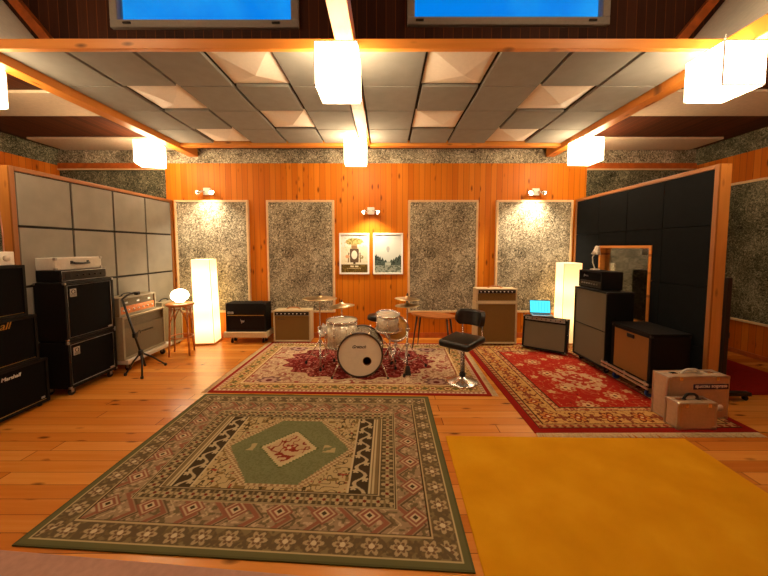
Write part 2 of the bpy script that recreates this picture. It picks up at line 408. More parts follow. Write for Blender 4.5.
# rafters against the leaning sides
n_trim = 1
def trim(mb, mat):
    global n_trim
    o = struct(mb.build('trim_%d' % n_trim, mat)); n_trim += 1; return o
for s, bx in ((-1, BX0), (1, BX1)):
    m = MB(); dx, dz = run * s, ZT - ZC
    a = Vector((bx - s * .10, BY - .09, ZC)); m.prism([a, a + Vector((-s * .12, 0, 0)), a + Vector((dx - s * .12, 0, dz)), a + Vector((dx, 0, dz))], (0, .085, 0))
    trim(m, M['strip'])
# beams
trim(MB().span(-3.34, -3.2, -2.4, 5.73, 3.13, 3.265, .004), M['beam_y'])
trim(MB().span(2.72, 2.86, -2.4, 5.73, 3.13, 3.265, .004), M['beam_y'])
trim(MB().span(-.39, -.25, -2.4, 5.3, 3.18, 3.34, .004) if False else MB().span(-.39, -.25, -2.4, 3.9, 3.18, 3.33, .004).span(-.39, -.25, 3.9, 5.3, 3.18, 3.26), M['beam_y'])
for a, b_ in ((-3.2, -.39), (-.25, 2.72)):
    trim(MB().span(a, b_, 2.765, 2.808, 3.19, 3.27, .004), M['beam_x'])
    trim(MB().span(a, b_, 5.24, 5.36, 3.17, 3.262, .004), M['beam_x'])

# suspended ceilings: 5 x 4 squares each side of the middle beam
def cloud(name, label, x0, x1, pyr):
    t = thing(name, label, 'suspended ceiling', ((x0 + x1) / 2, 4.01, 3.2))
    w = (x1 - x0) / 5; d = .6; hw = (x1 - x0) / 2
    m = MB()
    m.box((0, 0, .045), (x1 - x0 - .004, 2.4, .012))
    m.build('backing', M['grid'], t)
    for r in range(4):
        for k in range(5):
            cx, cy = -hw + (k + .5) * w, -1.2 + (r + .5) * d
            if (r + 1, k + 1) in pyr:
                a, b_ = w / 2 - .006, d / 2 - .006
                q = MB(); V = [(cx - a, cy - b_, .03), (cx + a, cy - b_, .03), (cx + a, cy + b_, .03), (cx - a, cy + b_, .03)]
                ap = (cx + .1 * w, cy - .02, -.055)
                for i in range(4): q.poly([V[i], V[(i + 1) % 4], ap])
                q.poly(V)
                bmesh.ops.remove_doubles(q.b, verts=q.b.verts, dist=1e-4)
                q.build('diffuser_tile', M['pyr'], t)['label'] = 'white pyramid diffuser tile'
            else:
                MB().box((cx, cy, .018), (w - .034, d - .014, .034), .004).build('ceiling_tile', M['tile'], t)
    return t
cloud('suspended_ceiling', 'grey tiled suspended ceiling on the left of the middle beam, four white pyramid tiles', -3.195, -.395, {(1, 4), (2, 2), (3, 4), (4, 2)})
cloud('suspended_ceiling', 'grey tiled suspended ceiling on the right of the middle beam, four white pyramid tiles', -.245, 2.715, {(1, 2), (2, 4), (3, 2), (4, 4)})

# cream panels on the flat side ceilings
for x0, x1, y0, y1, lab in ((-5.45, -3.5, 5.12, 5.7, 'cream ceiling panel at the back left, nearest the left end of the back wall'),
                            (-5.45, -3.46, 3.62, 4.25, 'cream ceiling panel on the left, in front of the back left one'),
                            (2.98, 5.12, 5.12, 5.7, 'cream ceiling panel at the back right above the dark partition'),
                            (2.98, 5.2, 3.6, 4.25, 'cream ceiling panel on the right behind the big near lantern'),
                            (2.98, 5.2, 2.3, 2.94, 'cream ceiling panel at the right edge above the big near lantern')):
    tag(MB().span(x0, x1, y0, y1, 3.235, 3.268, .006).build('ceiling_panel', M['cream']), lab, 'ceiling panel', 'cream panels on the ceiling')

# ------------------------------------------------------------------ wall panels
def wall_panel(label, x0, x1, z0, z1, y=YB):
    t = thing('acoustic_panel', label, 'acoustic panel', ((x0 + x1) / 2, y, z0), 0, 'mottled acoustic panels')
    w, h = x1 - x0, z1 - z0
    m = MB(); b = .035
    m.span(-w / 2, w / 2, -.06, -.002, 0, b, .004).span(-w / 2, w / 2, -.06, -.002, h - b, h, .004)
    m.span(-w / 2, -w / 2 + b, -.06, -.002, b, h - b, .004).span(w / 2 - b, w / 2, -.06, -.002, b, h - b, .004)
    m.build('frame', M['palewood'], t)
    MB().span(-w / 2 + b, w / 2 - b, -.05, -.003, b, h - b).build('infill', M['wool'], t)
wall_panel('tall mottled acoustic panel behind the glowing left paper column lamp', -3.62, -2.36, .46, 2.4)
wall_panel('tall mottled acoustic panel just left of the two posters', -2.05, -.89, .46, 2.4)
wall_panel('tall mottled acoustic panel just right of the posters, behind the small table', .38, 1.58, .46, 2.4)
wall_panel('tall mottled acoustic panel behind the tan amplifier and glowing right lamp', 1.89, 3.2, .46, 2.4)
# side-wall panel on the right
t = thing('acoustic_panel', 'wide mottled acoustic panel on the right wall beyond the dark partition', 'acoustic panel', (XR, 4.1, .5), 0, 'mottled acoustic panels')
m = MB(); m.span(-.05, -.002, -1.6, 1.55, 0, .035, .004).span(-.05, -.002, -1.6, 1.55, 2.03, 2.065, .004).span(-.05, -.002, 1.515, 1.55, .035, 2.03, .004).span(-.05, -.002, -1.6, -1.565, .035, 2.03, .004)
m.build('frame', M['palewood'], t); MB().span(-.04, -.003, -1.565, 1.515, .035, 2.03).build('infill', M['wool2'], t)
t = thing('acoustic_panel', 'mottled acoustic panel on the left wall, just showing above the grey partition', 'acoustic panel', (XL, 4.1, .5), 0, 'mottled acoustic panels')
m = MB(); m.span(.002, .05, -1.6, 1.55, 0, .035, .004).span(.002, .05, -1.6, 1.55, 2.03, 2.065, .004).span(.002, .05, 1.515, 1.55, .035, 2.03, .004).span(.002, .05, -1.6, -1.565, .035, 2.03, .004)
m.build('frame', M['palewood'], t); MB().span(.003, .04, -1.565, 1.515, .035, 2.03).build('infill', M['wool2'], t)
# outlet
t = thing('wall_outlet', 'small black wall outlet low on the right wall', 'outlet', (XR, 5.05, .24))
MB().span(-.02, -.001, -.045, .045, -.045, .045, .006).build('plate', M['plastic'], t)
MB().span(-.024, -.018, -.025, .025, -.025, .025, .004).build('socket', M['rubber'], t)

# ------------------------------------------------------------------ lanterns
def make_lantern(loc, label, rz, cord=.3):
    t = thing('paper_lantern', label, 'lantern', loc, rz, 'cube paper lanterns under the beams')
    s = .325
    MB().box((0, 0, 0), (s, s, s - .02), .006).build('paper_shade', M['lantern'], t)
    m = MB()
    for z in (-s / 2 + .004, s / 2 - .004):
        m.box((0, s / 2 - .004, z), (s, .008, .008)).box((0, -s / 2 + .004, z), (s, .008, .008)).box((s / 2 - .004, 0, z), (.008, s - .018, .008)).box((-s / 2 + .004, 0, z), (.008, s - .018, .008))
    for a in (-1, 1):
        for b_ in (-1, 1): m.box((a * (s / 2 - .004), b_ * (s / 2 - .004), 0), (.009, .009, s))
    m.build('frame', M['paperw'], t)
    MB().cyl((0, 0, s / 2 - .012), (0, 0, cord), .006).build('hanger', M['white'], t)
    return t
LZ = 2.97
lan = make_lantern((-.375, 2.72, LZ), 'glowing white cube lantern in front of the middle beam, larger of the two there', 0)
for x, y, lab, rz in ((-.44, 4.9, 'small glowing cube lantern farther back under the middle beam', .05),
                      (2.67, 2.71, 'large glowing cube lantern near at the right beam', 0),
                      (2.87, 4.85, 'small glowing cube lantern farther back at the right beam', .05),
                      (-3.5, 5.0, 'small glowing cube lantern farther back at the left beam', .35),
                      (-3.47, 2.82, 'glowing cube lantern cut off by the left edge of the picture', .1),
                      (-.32, .5, 'added unseen cube lantern at the middle beam, straight over the viewpoint', 0), ):  # last one is out of view, added to light foreground and bay
    dup(lan, (x, y, LZ), lab, rz)
make_lantern((-2.75, 1.95, 4.15), 'added cube lantern hung high in the raised ceiling at its left side, out of the picture', 0, 1.16)  # unseen pair, added to brighten the leaning cream bay sides
make_lantern((2.3, 1.95, 4.15), 'added cube lantern hung high in the raised ceiling at its right side, out of the picture', 0, 1.16)
# ------------------------------------------------------------------ wall spotlights
def wall_spot(label, x, z, aims, power):
    t = thing('wall_spotlight', label, 'spotlight', (x, YB, z), 0, 'twin spotlights on the back wall')
    MB().span(-.06, .06, -.05, -.001, -.06, .06, .008).build('mount', M['white'], t)
    for s in (-1, 1):
        h = MB(); d = Vector((s * .55, -.45, -.35)).normalized(); p = Vector((s * .07, -.08, 0))
        h.cyl((s * .03, -.04, 0), p, .012)
        rot = d.to_track_quat('Z', 'Y').to_matrix()
        h.lathe([(.018, -.01), (.03, .01), (.045, .09), (.041, .09), (.028, .02)], 18, p, rot)
        ho = h.build('spot_head', M['chrome'], t)
        MB().lathe([(0, .0), (.024, .005), (.03, .03), (.024, .055), (0, .062)], 14, p + d * .025, rot).build('bulb', M['bulb'], ho)
    for k, (dx, dz) in enumerate(aims):
        ld = bpy.data.lights.new('spot_lamp', 'SPOT'); ld.energy = power; ld.color = (1, .8, .55); ld.spot_size = 1.9; ld.spot_blend = .9; ld.shadow_soft_size = .03
        lo = bpy.data.objects.new('spot_lamp', ld); COL.objects.link(lo); lo.parent = t
        lo.location = (dx * .5, -.34, .02)
        lo.rotation_euler = Vector((dx * .3, .22, dz)).to_track_quat('-Z', 'Y').to_euler()
wall_spot('small white twin spotlight above the panel behind the left paper lamp', -3.06, 2.55, [(.1, -.9)], 72)
wall_spot('small white twin spotlight above the two posters', -.26, 2.22, [(0, -.9)], 50)
wall_spot('small white twin spotlight above the panel behind the tan amplifier', 2.56, 2.54, [(-.1, -.9)], 100)

# ------------------------------------------------------------------ pictures in weave colours
def paint_grid(name, W, H, nx, ny, fn, mat, parent=None, loc=(0, 0, 0), rz=0.0, vertical=False, thick=.008, quad=None):
    """a flat rectangle W x H of nx x ny cells coloured by fn(U, V) in metres from its centre"""
    u = np.linspace(-W / 2, W / 2, nx + 1); v = np.linspace(-H / 2, H / 2, ny + 1)
    U, V = np.meshgrid(u, v); top = np.zeros((U.size, 3))
    if vertical: top[:, 0] = U.ravel(); top[:, 2] = V.ravel()
    else: top[:, 0] = U.ravel(); top[:, 1] = V.ravel(); top[:, 2] = thick
    if quad is not None:      # hand-knotted, so not quite square: corners near left, near right, far right, far left
        Q = np.array(quad, float); a = (U.ravel() / W + .5)[:, None]; b = (V.ravel() / H + .5)[:, None]
        top[:, :2] = (Q[0] * (1 - a) + Q[1] * a) * (1 - b) + (Q[3] * (1 - a) + Q[2] * a) * b
    idx = np.arange((nx + 1) * (ny + 1)).reshape(ny + 1, nx + 1)
    q = np.stack([idx[:-1, :-1], idx[:-1, 1:], idx[1:, 1:], idx[1:, :-1]], -1).reshape(-1, 4)
    low = [tuple(q) for q in quad] if quad is not None else [(-W / 2, -H / 2), (W / 2, -H / 2), (W / 2, H / 2), (-W / 2, H / 2)]
    n0 = len(top)
    lowv = np.array([(a, 0 if vertical else b, b if vertical else 0) for a, b in low], float)
    if vertical: lowv[:, 1] = .004
    vs = np.vstack([top, lowv])
    cr = [idx[0, 0], idx[0, -1], idx[-1, -1], idx[-1, 0]]
    side = [[n0 + i, n0 + (i + 1) % 4, cr[(i + 1) % 4], cr[i]] for i in range(4)]
    faces = q.tolist() + side
    me = bpy.data.meshes.new(name); me.from_pydata(vs.tolist(), [], faces)
    rgb = fn(U.ravel(), V.ravel())
    colr = np.ones((len(vs), 4), np.float32); colr[:n0, :3] = rgb; colr[n0:, :3] = rgb[0]
    at = me.color_attributes.new('weave', 'FLOAT_COLOR', 'POINT'); at.data.foreach_set('color', colr.ravel())
    me.materials.append(mat); me.update()
    o = bpy.data.objects.new(name, me); COL.objects.link(o); o.location = loc; o.rotation_euler = (0, 0, rz)
    if parent is not None: o.parent = parent
    return o
def C3(h): return np.array(hx(h)[:3])
def put(rgb, mask, h): rgb[mask] = C3(h) if isinstance(h, str) else h
def vnoise(U, V, s, seed=0):
    def hsh(i, j): 
        n = np.sin(i * 127.1 + j * 311.7 + seed * 74.7) * 43758.5453
        return n - np.floor(n)
    x, y = U * s, V * s; i, j = np.floor(x), np.floor(y); a, b = x - i, y - j
    a = a * a * (3 - 2 * a); b = b * b * (3 - 2 * b)
    return (hsh(i, j) * (1 - a) + hsh(i + 1, j) * a) * (1 - b) + (hsh(i, j + 1) * (1 - a) + hsh(i + 1, j + 1) * a) * b
def cells(p, w):
    k = np.floor(p / w); return k, p - (k + .5) * w
def rosette(a, b, r, petals=8, inner=.45):
    d = np.hypot(a, b); th = np.arctan2(b, a)
    return d < r * (inner + (1 - inner) * np.abs(np.cos(th * petals / 2)))

def band_coords(U, V, hw, hh):
    """distance in from the edge and position along the nearest side"""
    dx, dy = hw - np.abs(U), hh - np.abs(V)
    d = np.minimum(dx, dy); along = np.where(dx < dy, V, U)
    return d, along

def front_rug(U, V):
    hw, hh = 1.21, .97
    rgb = np.tile(C3('#a58c6c'), (U.size, 1))
    aU, aV = np.abs(U), np.abs(V)
    # field between rosette border and inner frame: zigzags of rust and sand
    z = ((U + np.abs(((V * 1.0) % .28) - .14) * 1.0) % .19)
    nz = vnoise(U, V, 55, 3)
    put(rgb, z < .035, '#9a654d'); put(rgb, (z > .045) & (z < .06), '#6b5840'); put(rgb, (z > .09) & (z < .10), '#c9b28a')
    put(rgb, (nz > .66) & (z > .06), '#7a6a4c'); put(rgb, (nz < .2) & (z > .06), '#c8ad8c')
    kx, a = cells(U, .27); ky, b = cells(V, .26); dm = np.abs(a) + np.abs(b)
    put(rgb, dm < .085, '#96604a'); put(rgb, dm < .07, '#c7ab86'); put(rgb, dm < .055, '#98604a'); put(rgb, dm < .035, '#d8c39c'); put(rgb, dm < .018, '#4f3f2c')
    # rosette border
    d, al = band_coords(U, V, hw, hh)
    bd = d < .185
    put(rgb, bd, '#6d5d43'); nb = vnoise(U, V, 60, 9)
    put(rgb, bd & (nb > .62), '#7d6a48')
    k, a = cells(al, .155); b = d - .115
    put(rgb, bd & (np.abs(a) + np.abs(b) > .1) & (nb > .45), '#8b7a56')
    put(rgb, bd & rosette(a, b, .058, 6), '#b9a37b'); put(rgb, bd & rosette(a, b, .036, 6), '#7b5f44'); put(rgb, bd & (np.hypot(a, b) < .016), '#dcc9a2')
    put(rgb, (d > .18) & (d < .19), '#c5ad80'); put(rgb, (d > .19) & (d < .197), '#43351f')
    put(rgb, (d > .045) & (d < .053), '#c9b585')
    put(rgb, d < .045, '#6e6c46'); put(rgb, d < .012, '#5f5e3a')
    # inner frame
    fw, fh = .84, .60
    ins = (aU < fw) & (aV < fh); d2, al2 = band_coords(U, V, fw, fh)
    put(rgb, ins, '#c2a97c')
    fr = ins & (d2 < .125)
    put(rgb, fr, '#5e5038')
    k, a = cells(al2, .085); b = d2 - .062
    put(rgb, fr & (np.abs(b) < .05) & rosette(a, b, .042, 4, .3), '#b8a47a')
    put(rgb, fr & (np.hypot(a, b) < .012), '#7c2f22')
    put(rgb, fr & (np.abs(np.abs(a) - .0425) < .007) & (np.abs(b) < .045), '#8c7a55')
    for q in (0.0, .012, .113): put(rgb, ins & (d2 > q) & (d2 < q + .006), '#cdb98c')
    inn = ins & (d2 > .125)
    # side scroll bands
    sb = inn & (aU > .52) & (aU < .66)
    put(rgb, inn & (aU > .66), '#8a7550'); put(rgb, inn & (aU > .675) & (aU < .69), '#cbb78c')
    put(rgb, sb, '#4a3c2a')
    w = .035 * np.sin(V * 2 * PI / .17)
    put(rgb, sb & (np.abs(aU - .59 - w) < .013), '#c2b08a')
    k, a = cells(V + .0425, .085); side = np.where(np.floor((V + .0425) / .085) % 2 == 0, 1, -1)
    put(rgb, sb & rosette(a, aU - .59 + side * .035 * -1, .026, 5), '#c9b68f')
    put(rgb, inn & (np.abs(aU - .52) < .006), '#d2bf95'); put(rgb, inn & (np.abs(aU - .66) < .006), '#d2bf95')
    # inner field motifs
    fi = inn & (aU < .514)
    n3 = vnoise(U, V, 34, 5); n4 = vnoise(U, V, 34, 8)
    put(rgb, fi, '#c5ae7f')
    put(rgb, fi & (np.abs(n3 - .5) < .07), '#57492c'); put(rgb, fi & (n4 > .76), '#8a7244'); put(rgb, fi & (n4 < .12), '#a34a35')
    # medallion
    hexd = np.maximum(aV / .40, (aU / .47 + aV / .40 * .62))
    st = np.floor(aV / .022) * .022
    hexs = np.maximum(st / .40, (aU / .47 + st / .40 * .62))
    edge = fi & (hexs < 1.12) & (aV < .445)
    tooth = ((np.floor(V / .02) + np.floor(U / .02)) % 2 == 0)
    put(rgb, edge, '#cfb98d'); put(rgb, edge & tooth & (hexs > 1.0), '#a3825a'); 
    med = fi & (hexs < 1.0)
    put(rgb, med, '#80845c'); put(rgb, med & (vnoise(U, V, 120, 2) > .6), '#757850')
    put(rgb, med & (aV < .05) & (aU > .27) & (aU < .37) & (n3 > .45), '#b9a878')
    stp = np.floor(aU / .018) * .018
    dia = (stp / .215 + aV / .235)
    put(rgb, med & (dia < 1.0), '#cfbb8e'); put(rgb, med & (dia < .8), '#c7ac82')
    fl = med & (dia < .78)
    put(rgb, fl & (np.abs(vnoise(U, V, 28, 12) - .5) < .1), '#8c3527'); put(rgb, fl & rosette(U, V, .05, 6), '#9c3a2a'); put(rgb, fl & (np.hypot(U, V) < .018), '#d9c59b')
    put(rgb, med & (dia > 1.0) & (dia < 1.07), '#646d42')
    return rgb

def drum_rug(U, V):
    hw, hh = 1.555, .96
    rgb = np.tile(C3('#c9ab8c'), (U.size, 1)); aU, aV = np.abs(U), np.abs(V)
    n1 = vnoise(U, V, 22, 1); n2 = vnoise(U, V, 40, 2); n3 = vnoise(U, V, 12, 4)
    put(rgb, n1 > .66, '#a87a68'); put(rgb, (np.abs(n2 - .5) < .05), '#8f6a4a'); put(rgb, n2 > .82, '#d9c6a4')
    put(rgb, (n3 > .72) & (n2 < .5), '#9c4a42')
    # corner flowers
    for cx in (-1.0, 1.0):
        for cy in (-.62, .62):
            a, b = U - cx, (V - cy) * 1.2
            put(rgb, rosette(a, b, .15, 8, .7), '#7d5a52'); put(rgb, rosette(a, b, .1, 8, .7), '#b9968a'); put(rgb, np.hypot(a, b) < .04, '#6a2a2a')
    # scalloped dark red medallion
    mu, mv = U / 1.02, (V - .1) / .66
    rr = np.hypot(mu, mv); th = np.arctan2(mv, mu); sc = 1 + .05 * np.cos(th * 18)
    m = rr < sc
    put(rgb, m, '#7c2624'); put(rgb, m & (n1 > .62), '#a4524a'); put(rgb, m & (np.abs(n2 - .5) < .07), '#561816'); put(rgb, m & (n2 > .8), '#c48f7c')
    put(rgb, (rr > sc) & (rr < sc + .05), '#c9b08c')
    k = rosette(mu * .9, mv * .6, .3, 10); put(rgb, k, '#b98d76'); put(rgb, rosette(mu * .9, mv * .6, .18, 8), '#7c2624')
    # borders
    d, al = band_coords(U, V, hw, hh)
    b0 = d < .27
    put(rgb, b0, '#c4a06a')
    put(rgb, b0 & (vnoise(U, V, 40, 7) > .68), '#8d6a3c')
    kk, a = cells(al, .17); b = d - .165
    put(rgb, b0 & rosette(a, b, .062, 8, .75), '#7a5a34'); put(rgb, b0 & rosette(a, b, .045, 8, .7), '#d2b27c'); put(rgb, b0 & (np.hypot(a, b) < .02), '#8c3a2a')
    kk, a2 = cells(al + .085, .17); put(rgb, b0 & (np.abs(a2) + np.abs(b) < .04), '#6b6238')
    put(rgb, (d > .27) & (d < .285), '#8a3a30'); put(rgb, (d > .25) & (d < .262), '#e0cda4')
    put(rgb, (d > .085) & (d < .095), '#7d4a30'); put(rgb, (d < .085), '#cdb492')
    kk, a3 = cells(al, .05); put(rgb, (d > .05) & (d < .08) & (np.abs(a3) < .012), '#96604a')
    put(rgb, d < .042, '#8f1f16')
    return rgb

def red_rug(U, V):
    hw, hh = .97, 1.325
    rgb = np.tile(C3('#a52618'), (U.size, 1))
    n1 = vnoise(U, V, 18, 21); n2 = vnoise(U, V, 34, 22)
    put(rgb, (np.abs(n1 - .5) < .035), '#b5623f'); put(rgb, n2 > .92, '#c79a62'); put(rgb, n2 < .06, '#6f1a12')
    kx, a = cells(U + .0, .42); ky, b = cells(V + kx * .21, .42)
    put(rgb, rosette(a, b, .115, 8, .7), '#b98a5c'); put(rgb, rosette(a, b, .088, 8, .65), '#a5402c'); put(rgb, rosette(a, b, .062, 6, .6), '#d0ab7a'); put(rgb, np.hypot(a, b) < .02, '#6b2417')
    kx2, a2 = cells(U + .21, .42); ky2, b2 = cells(V + .1 + kx2 * .21, .42); put(rgb, rosette(a2, b2, .05, 5, .5), '#c79d68')
    # big motif
    a, b = U - .05, V + .2
    put(rgb, rosette(a, b, .3, 10, .8) & (n2 > .4), '#c39a72'); put(rgb, rosette(a, b, .17, 8, .7) & (n1 > .4), '#9f3323')
    d, al = band_coords(U, V, hw, hh)
    put(rgb, d < .44, '#c9a06a'); g = (d < .44) & (d > .37)
    put(rgb, g & (vnoise(U, V, 60, 25) > .5), '#9a4a34'); put(rgb, (np.abs(d - .44) < .008) | (np.abs(d - .37) < .008), '#3f2418')
    mb = (d > .135) & (d < .37)
    put(rgb, mb, '#c79a58'); nb = vnoise(U, V, 26, 27); put(rgb, mb & (np.abs(nb - .5) < .05), '#7a3a22')
    kk, a = cells(al, .3); b = d - .25
    put(rgb, mb & rosette(a, b, .1, 6, .55), '#6b2a1c'); put(rgb, mb & rosette(a, b, .075, 6, .5), '#c4803e'); put(rgb, mb & rosette(a, b, .045, 4, .5), '#8a2c1c'); put(rgb, mb & (np.hypot(a, b) < .015), '#e0c08a')
    kk, a2 = cells(al + .15, .3); put(rgb, mb & rosette(a2, b, .06, 4, .3), '#84402a')
    g2 = (d > .07) & (d < .135); put(rgb, g2, '#b88a56'); kk, a3 = cells(al, .07); put(rgb, g2 & (np.abs(a3) + np.abs(d - .1) < .026), '#8a3a26')
    put(rgb, (np.abs(d - .135) < .006) | (np.abs(d - .072) < .006), '#4a2417')
    put(rgb, d < .066, '#8e1a10')
    return rgb

M['rugA'] = attr_mat('knotted_pile_green', wear=.12, gain=.74); M['rugB'] = attr_mat('knotted_pile_cream', wear=.12); M['rugC'] = attr_mat('knotted_pile_red', wear=.12, gain=.9)
t = thing('oriental_rug', 'large taupe oriental rug with a green hexagon centre, nearest the front', 'rug', (-.75, 2.5, 0))
paint_grid('pile', 2.42, 1.94, 520, 420, front_rug, M['rugA'], t, quad=[(-1.255, -.835), (1.19, -.985), (1.2, .925), (-1.215, .995)])
t = thing('oriental_rug', 'cream and dark red oriental rug under the drum kit', 'rug', (-.385, 4.45, 0), math.radians(-1.7))
paint_grid('pile', 3.11, 1.92, 520, 330, drum_rug, M['rugB'], t)
def fringe(parent, x0, x1, y0, y1, axis, n, ln=.07):
    m = MB(); rnd = random.Random(n)
    for k in range(n):
        f = (k + .5) / n; j = rnd.uniform(-.012, .012)
        if axis == 'y':      # strands run along x from x0 outward
            y = y0 + (y1 - y0) * f; s = 1 if x1 > x0 else -1
            m.prism([(x0, y - .005, .001), (x0, y + .005, .001), (x0 + s * ln, y + .004 + j, .001), (x0 + s * ln, y - .004 + j, .001)], (0, 0, .003))
        else:
            x = x0 + (x1 - x0) * f; s = 1 if y1 > y0 else -1
            m.prism([(x - .005, y0, .001), (x + .005, y0, .001), (x + .004 + j, y0 + s * ln, .001), (x - .004 + j, y0 + s * ln, .001)], (0, 0, .003))
    m.build('fringe', M['fringe'], parent)
fringe(t, -1.555, -1.7, -.95, .95, 'y', 190); fringe(t, 1.555, 1.7, -.95, .95, 'y', 190)
t = thing('oriental_rug', 'bright red oriental rug with a tan border under the right amplifiers', 'rug', (2.245, 4.07, 0), math.radians(.3))
paint_grid('pile', 1.94, 2.65, 360, 480, red_rug, M['rugC'], t)
fringe(t, -.96, .96, -1.325, -1.5, 'x', 200)
tag(MB().box((0, 0, .006), (1.98, 1.7, .012), .004).build('carpet', M['gold_carpet']), 'plain golden yellow carpet at the front right', 'carpet')
o = bpy.data.objects['carpet']; o.location = (1.475, 1.815, 0); o.rotation_euler = (0, 0, math.radians(-1.2))
o = tag(MB().box((0, 0, .005), (2.6, 1.0, .01), .003).build('mat', M['pinkmat']), 'plain dusty pink mat at the front left corner', 'mat')
o.location = (-1.62, 1.1, 0); o.rotation_euler = (0, 0, math.radians(-4.8))
o = tag(MB().box((0, 0, .005), (1.1, 1.75, .01), .003).build('carpet', M['redcarpet']), 'plain red carpet on the floor behind the dark partition', 'carpet')
o.location = (4.3, 4.35, 0)

# ------------------------------------------------------------------ partitions
def partition_frame(Lg, H, th, win=None):
    """local: face at x=0 looking to +x, length along y from 0 to Lg, thickness to -x"""
    m = MB(); e = .045
    m.span(-th, .004, 0, e, .06, H, .004).span(-th, .004, Lg - e, Lg, .06, H, .004).span(-th, .004, e, Lg - e, H - e, H, .004).span(-th, .004, e, Lg - e, .06, .06 + e, .004)
    return m
def make_partition(label, loc, rz, mirror, fab, win):
    t = thing('studio_partition', label, 'partition', loc, rz)
    Lg, H, th, e = 2.42, 2.405, .12, .045
    partition_frame(Lg, H, th).build('frame', M['post'], t)
    zs = [.105, .57, 1.19, 1.81, H - e]; n = 4; w = (Lg - 2 * e) / n
    m = MB()
    if win:
        y0, y1, z0, z1 = win
        m.span(-th + .01, -.02, e, y0, .1, H - e).span(-th + .01, -.02, y1, Lg - e, .1, H - e).span(-th + .01, -.02, y0, y1, .1, z0).span(-th + .01, -.02, y0, y1, z1, H - e)
    else: m.span(-th + .01, -.02, e, Lg - e, .1, H - e)
    m.build('core', M['grid'], t)
    g = .013
    for k in range(n):
        for r in range(4):
            a, b_, c0, c1 = e + k * w + g, e + (k + 1) * w - g, zs[r] + g, zs[r + 1] - g
            if win:
                g2 = .003; a, b_, c0, c1 = e + k * w + g2, e + (k + 1) * w - g2, zs[r] + g2, zs[r + 1] - g2
                y0, y1, z0, z1 = win
                if c0 < z1 and c1 > z0 and a < y1 and b_ > y0:      # tile cut round the opening
                    mm = MB(); cnt = 0
                    for (p, q, s0, s1) in ((a, b_, c0, min(c1, z0)), (a, b_, max(c0, z1), c1), (a, min(b_, y0), max(c0, z0), min(c1, z1)), (max(a, y1), b_, max(c0, z0), min(c1, z1))):
                        if q - p > .005 and s1 - s0 > .005: mm.span(-.02, .0, p, q, s0, s1); cnt += 1
                    if cnt: mm.build('fabric_tile', fab, t)
                    continue
            MB().span(-.02, .0, a, b_, c0, c1, .004).build('fabric_tile', fab, t)
    if win:
        y0, y1, z0, z1 = win; b = .035; m = MB()
        m.span(-th, .012, y0, y0 + b, z0, z1).span(-th, .012, y1 - b, y1, z0, z1).span(-th, .012, y0 + b, y1 - b, z0, z0 + b).span(-th, .012, y0 + b, y1 - b, z1 - b, z1)
        fr = m.build('window_frame', M['beam_x'], t)
        MB().span(-.07, -.062, y0 + b, y1 - b, z0 + b, z1 - b).build('pane', M['glass'], fr)
    for y in (.12, Lg - .12):
        mm = MB()
        if win: mm.span(-th - .46, -th - .001, y - .03, y + .03, .05, .09, .006).span(-th - .04, -th - .001, y - .03, y + .03, .09, .14, .004)
        mm.span(-th, -.004, y - .03, y + .03, .045, .06)
        f = mm.build('foot', M['plastic'], t)
        for cx in ((-th - .42, -.03) if win else (-th + .03, -.03)):
            MB().cyl((cx, y - .014, .024), (cx, y + .014, .024), .024).box((cx, y, .045), (.02, .035, .012)).build('caster', M['rubber'], f)
    return t
make_partition('tall grey fabric studio partition in a pine frame behind the left amplifiers', (-3.71, 3.3, 0), math.radians(-1.0), False, M['gobo'], None)
# right one is turned round so that its face looks to -x: local y runs toward the camera
gy0 = 5.66
R = make_partition('tall black studio partition with a framed window behind the right amplifiers', (3.22, gy0, 0), PI, True, M['gobo_d'], (gy0 - 4.98, gy0 - 4.0, .6, 1.62))
MB().span(-.165, -.122, 2.415, 2.455, .3, 1.3, .004).build('side_bracket', M['plastic'], R)

# ------------------------------------------------------------------ amplifiers
def shell(t, w, h, d, z0, mat, rim=.03, rec=.02, bev=.012, name='cabinet', top=0.0, bottom=None):
    """front at y=0, body to +y; the grille sits recessed inside the rim"""
    m = MB(); bt = rim if bottom is None else bottom
    m.box((0, (d + rec) / 2, z0 + h / 2), (w, d - rec, h), bev)
    zt = z0 + h - rim - top
    m.span(-w / 2, -w / 2 + rim, 0, rec + .012, z0, z0 + h, bev * .4).span(w / 2 - rim, w / 2, 0, rec + .012, z0, z0 + h, bev * .4)
    m.span(-w / 2 + rim * .8, w / 2 - rim * .8, 0, rec + .012, z0, z0 + bt, bev * .4).span(-w / 2 + rim * .8, w / 2 - rim * .8, 0, rec + .012, zt, z0 + h, bev * .4)
    return m.build(name, mat, t), (-w / 2 + rim, w / 2 - rim, z0 + bt, zt)
def grille(t, g, mat, y=.012, name='grille'):
    return MB().span(g[0], g[1], y, .021, g[2], g[3]).build(name, mat, t)
def piping(t, g, mat, y=.008, r=.004, ins=.006):
    a, b, c, d = g[0] + ins, g[1] - ins, g[2] + ins, g[3] - ins
    return MB().tube([(a, y, c), (b, y, c), (b, y, d), (a, y, d)], r, 6, closed=True).build('piping', mat, t)
def handle(t, x, y, z, ln, mat, axis='x', hgt=.03, r=.009):
    pts = []
    for k in range(9):
        f = k / 8; s = (f - .5) * ln; zz = z + hgt * (1 - (2 * f - 1) ** 4)
        pts.append((x + s, y, zz) if axis == 'x' else (x, y + s, zz))
    m = MB().tube(pts, r, 8)
    for s in (-1, 1):
        p = (x + s * ln / 2, y, z + .004) if axis == 'x' else (x, y + s * ln / 2, z + .004)
        m.box(p, (.034, .026, .008) if axis == 'x' else (.026, .034, .008), .002)
    return m.build('handle', mat, t)
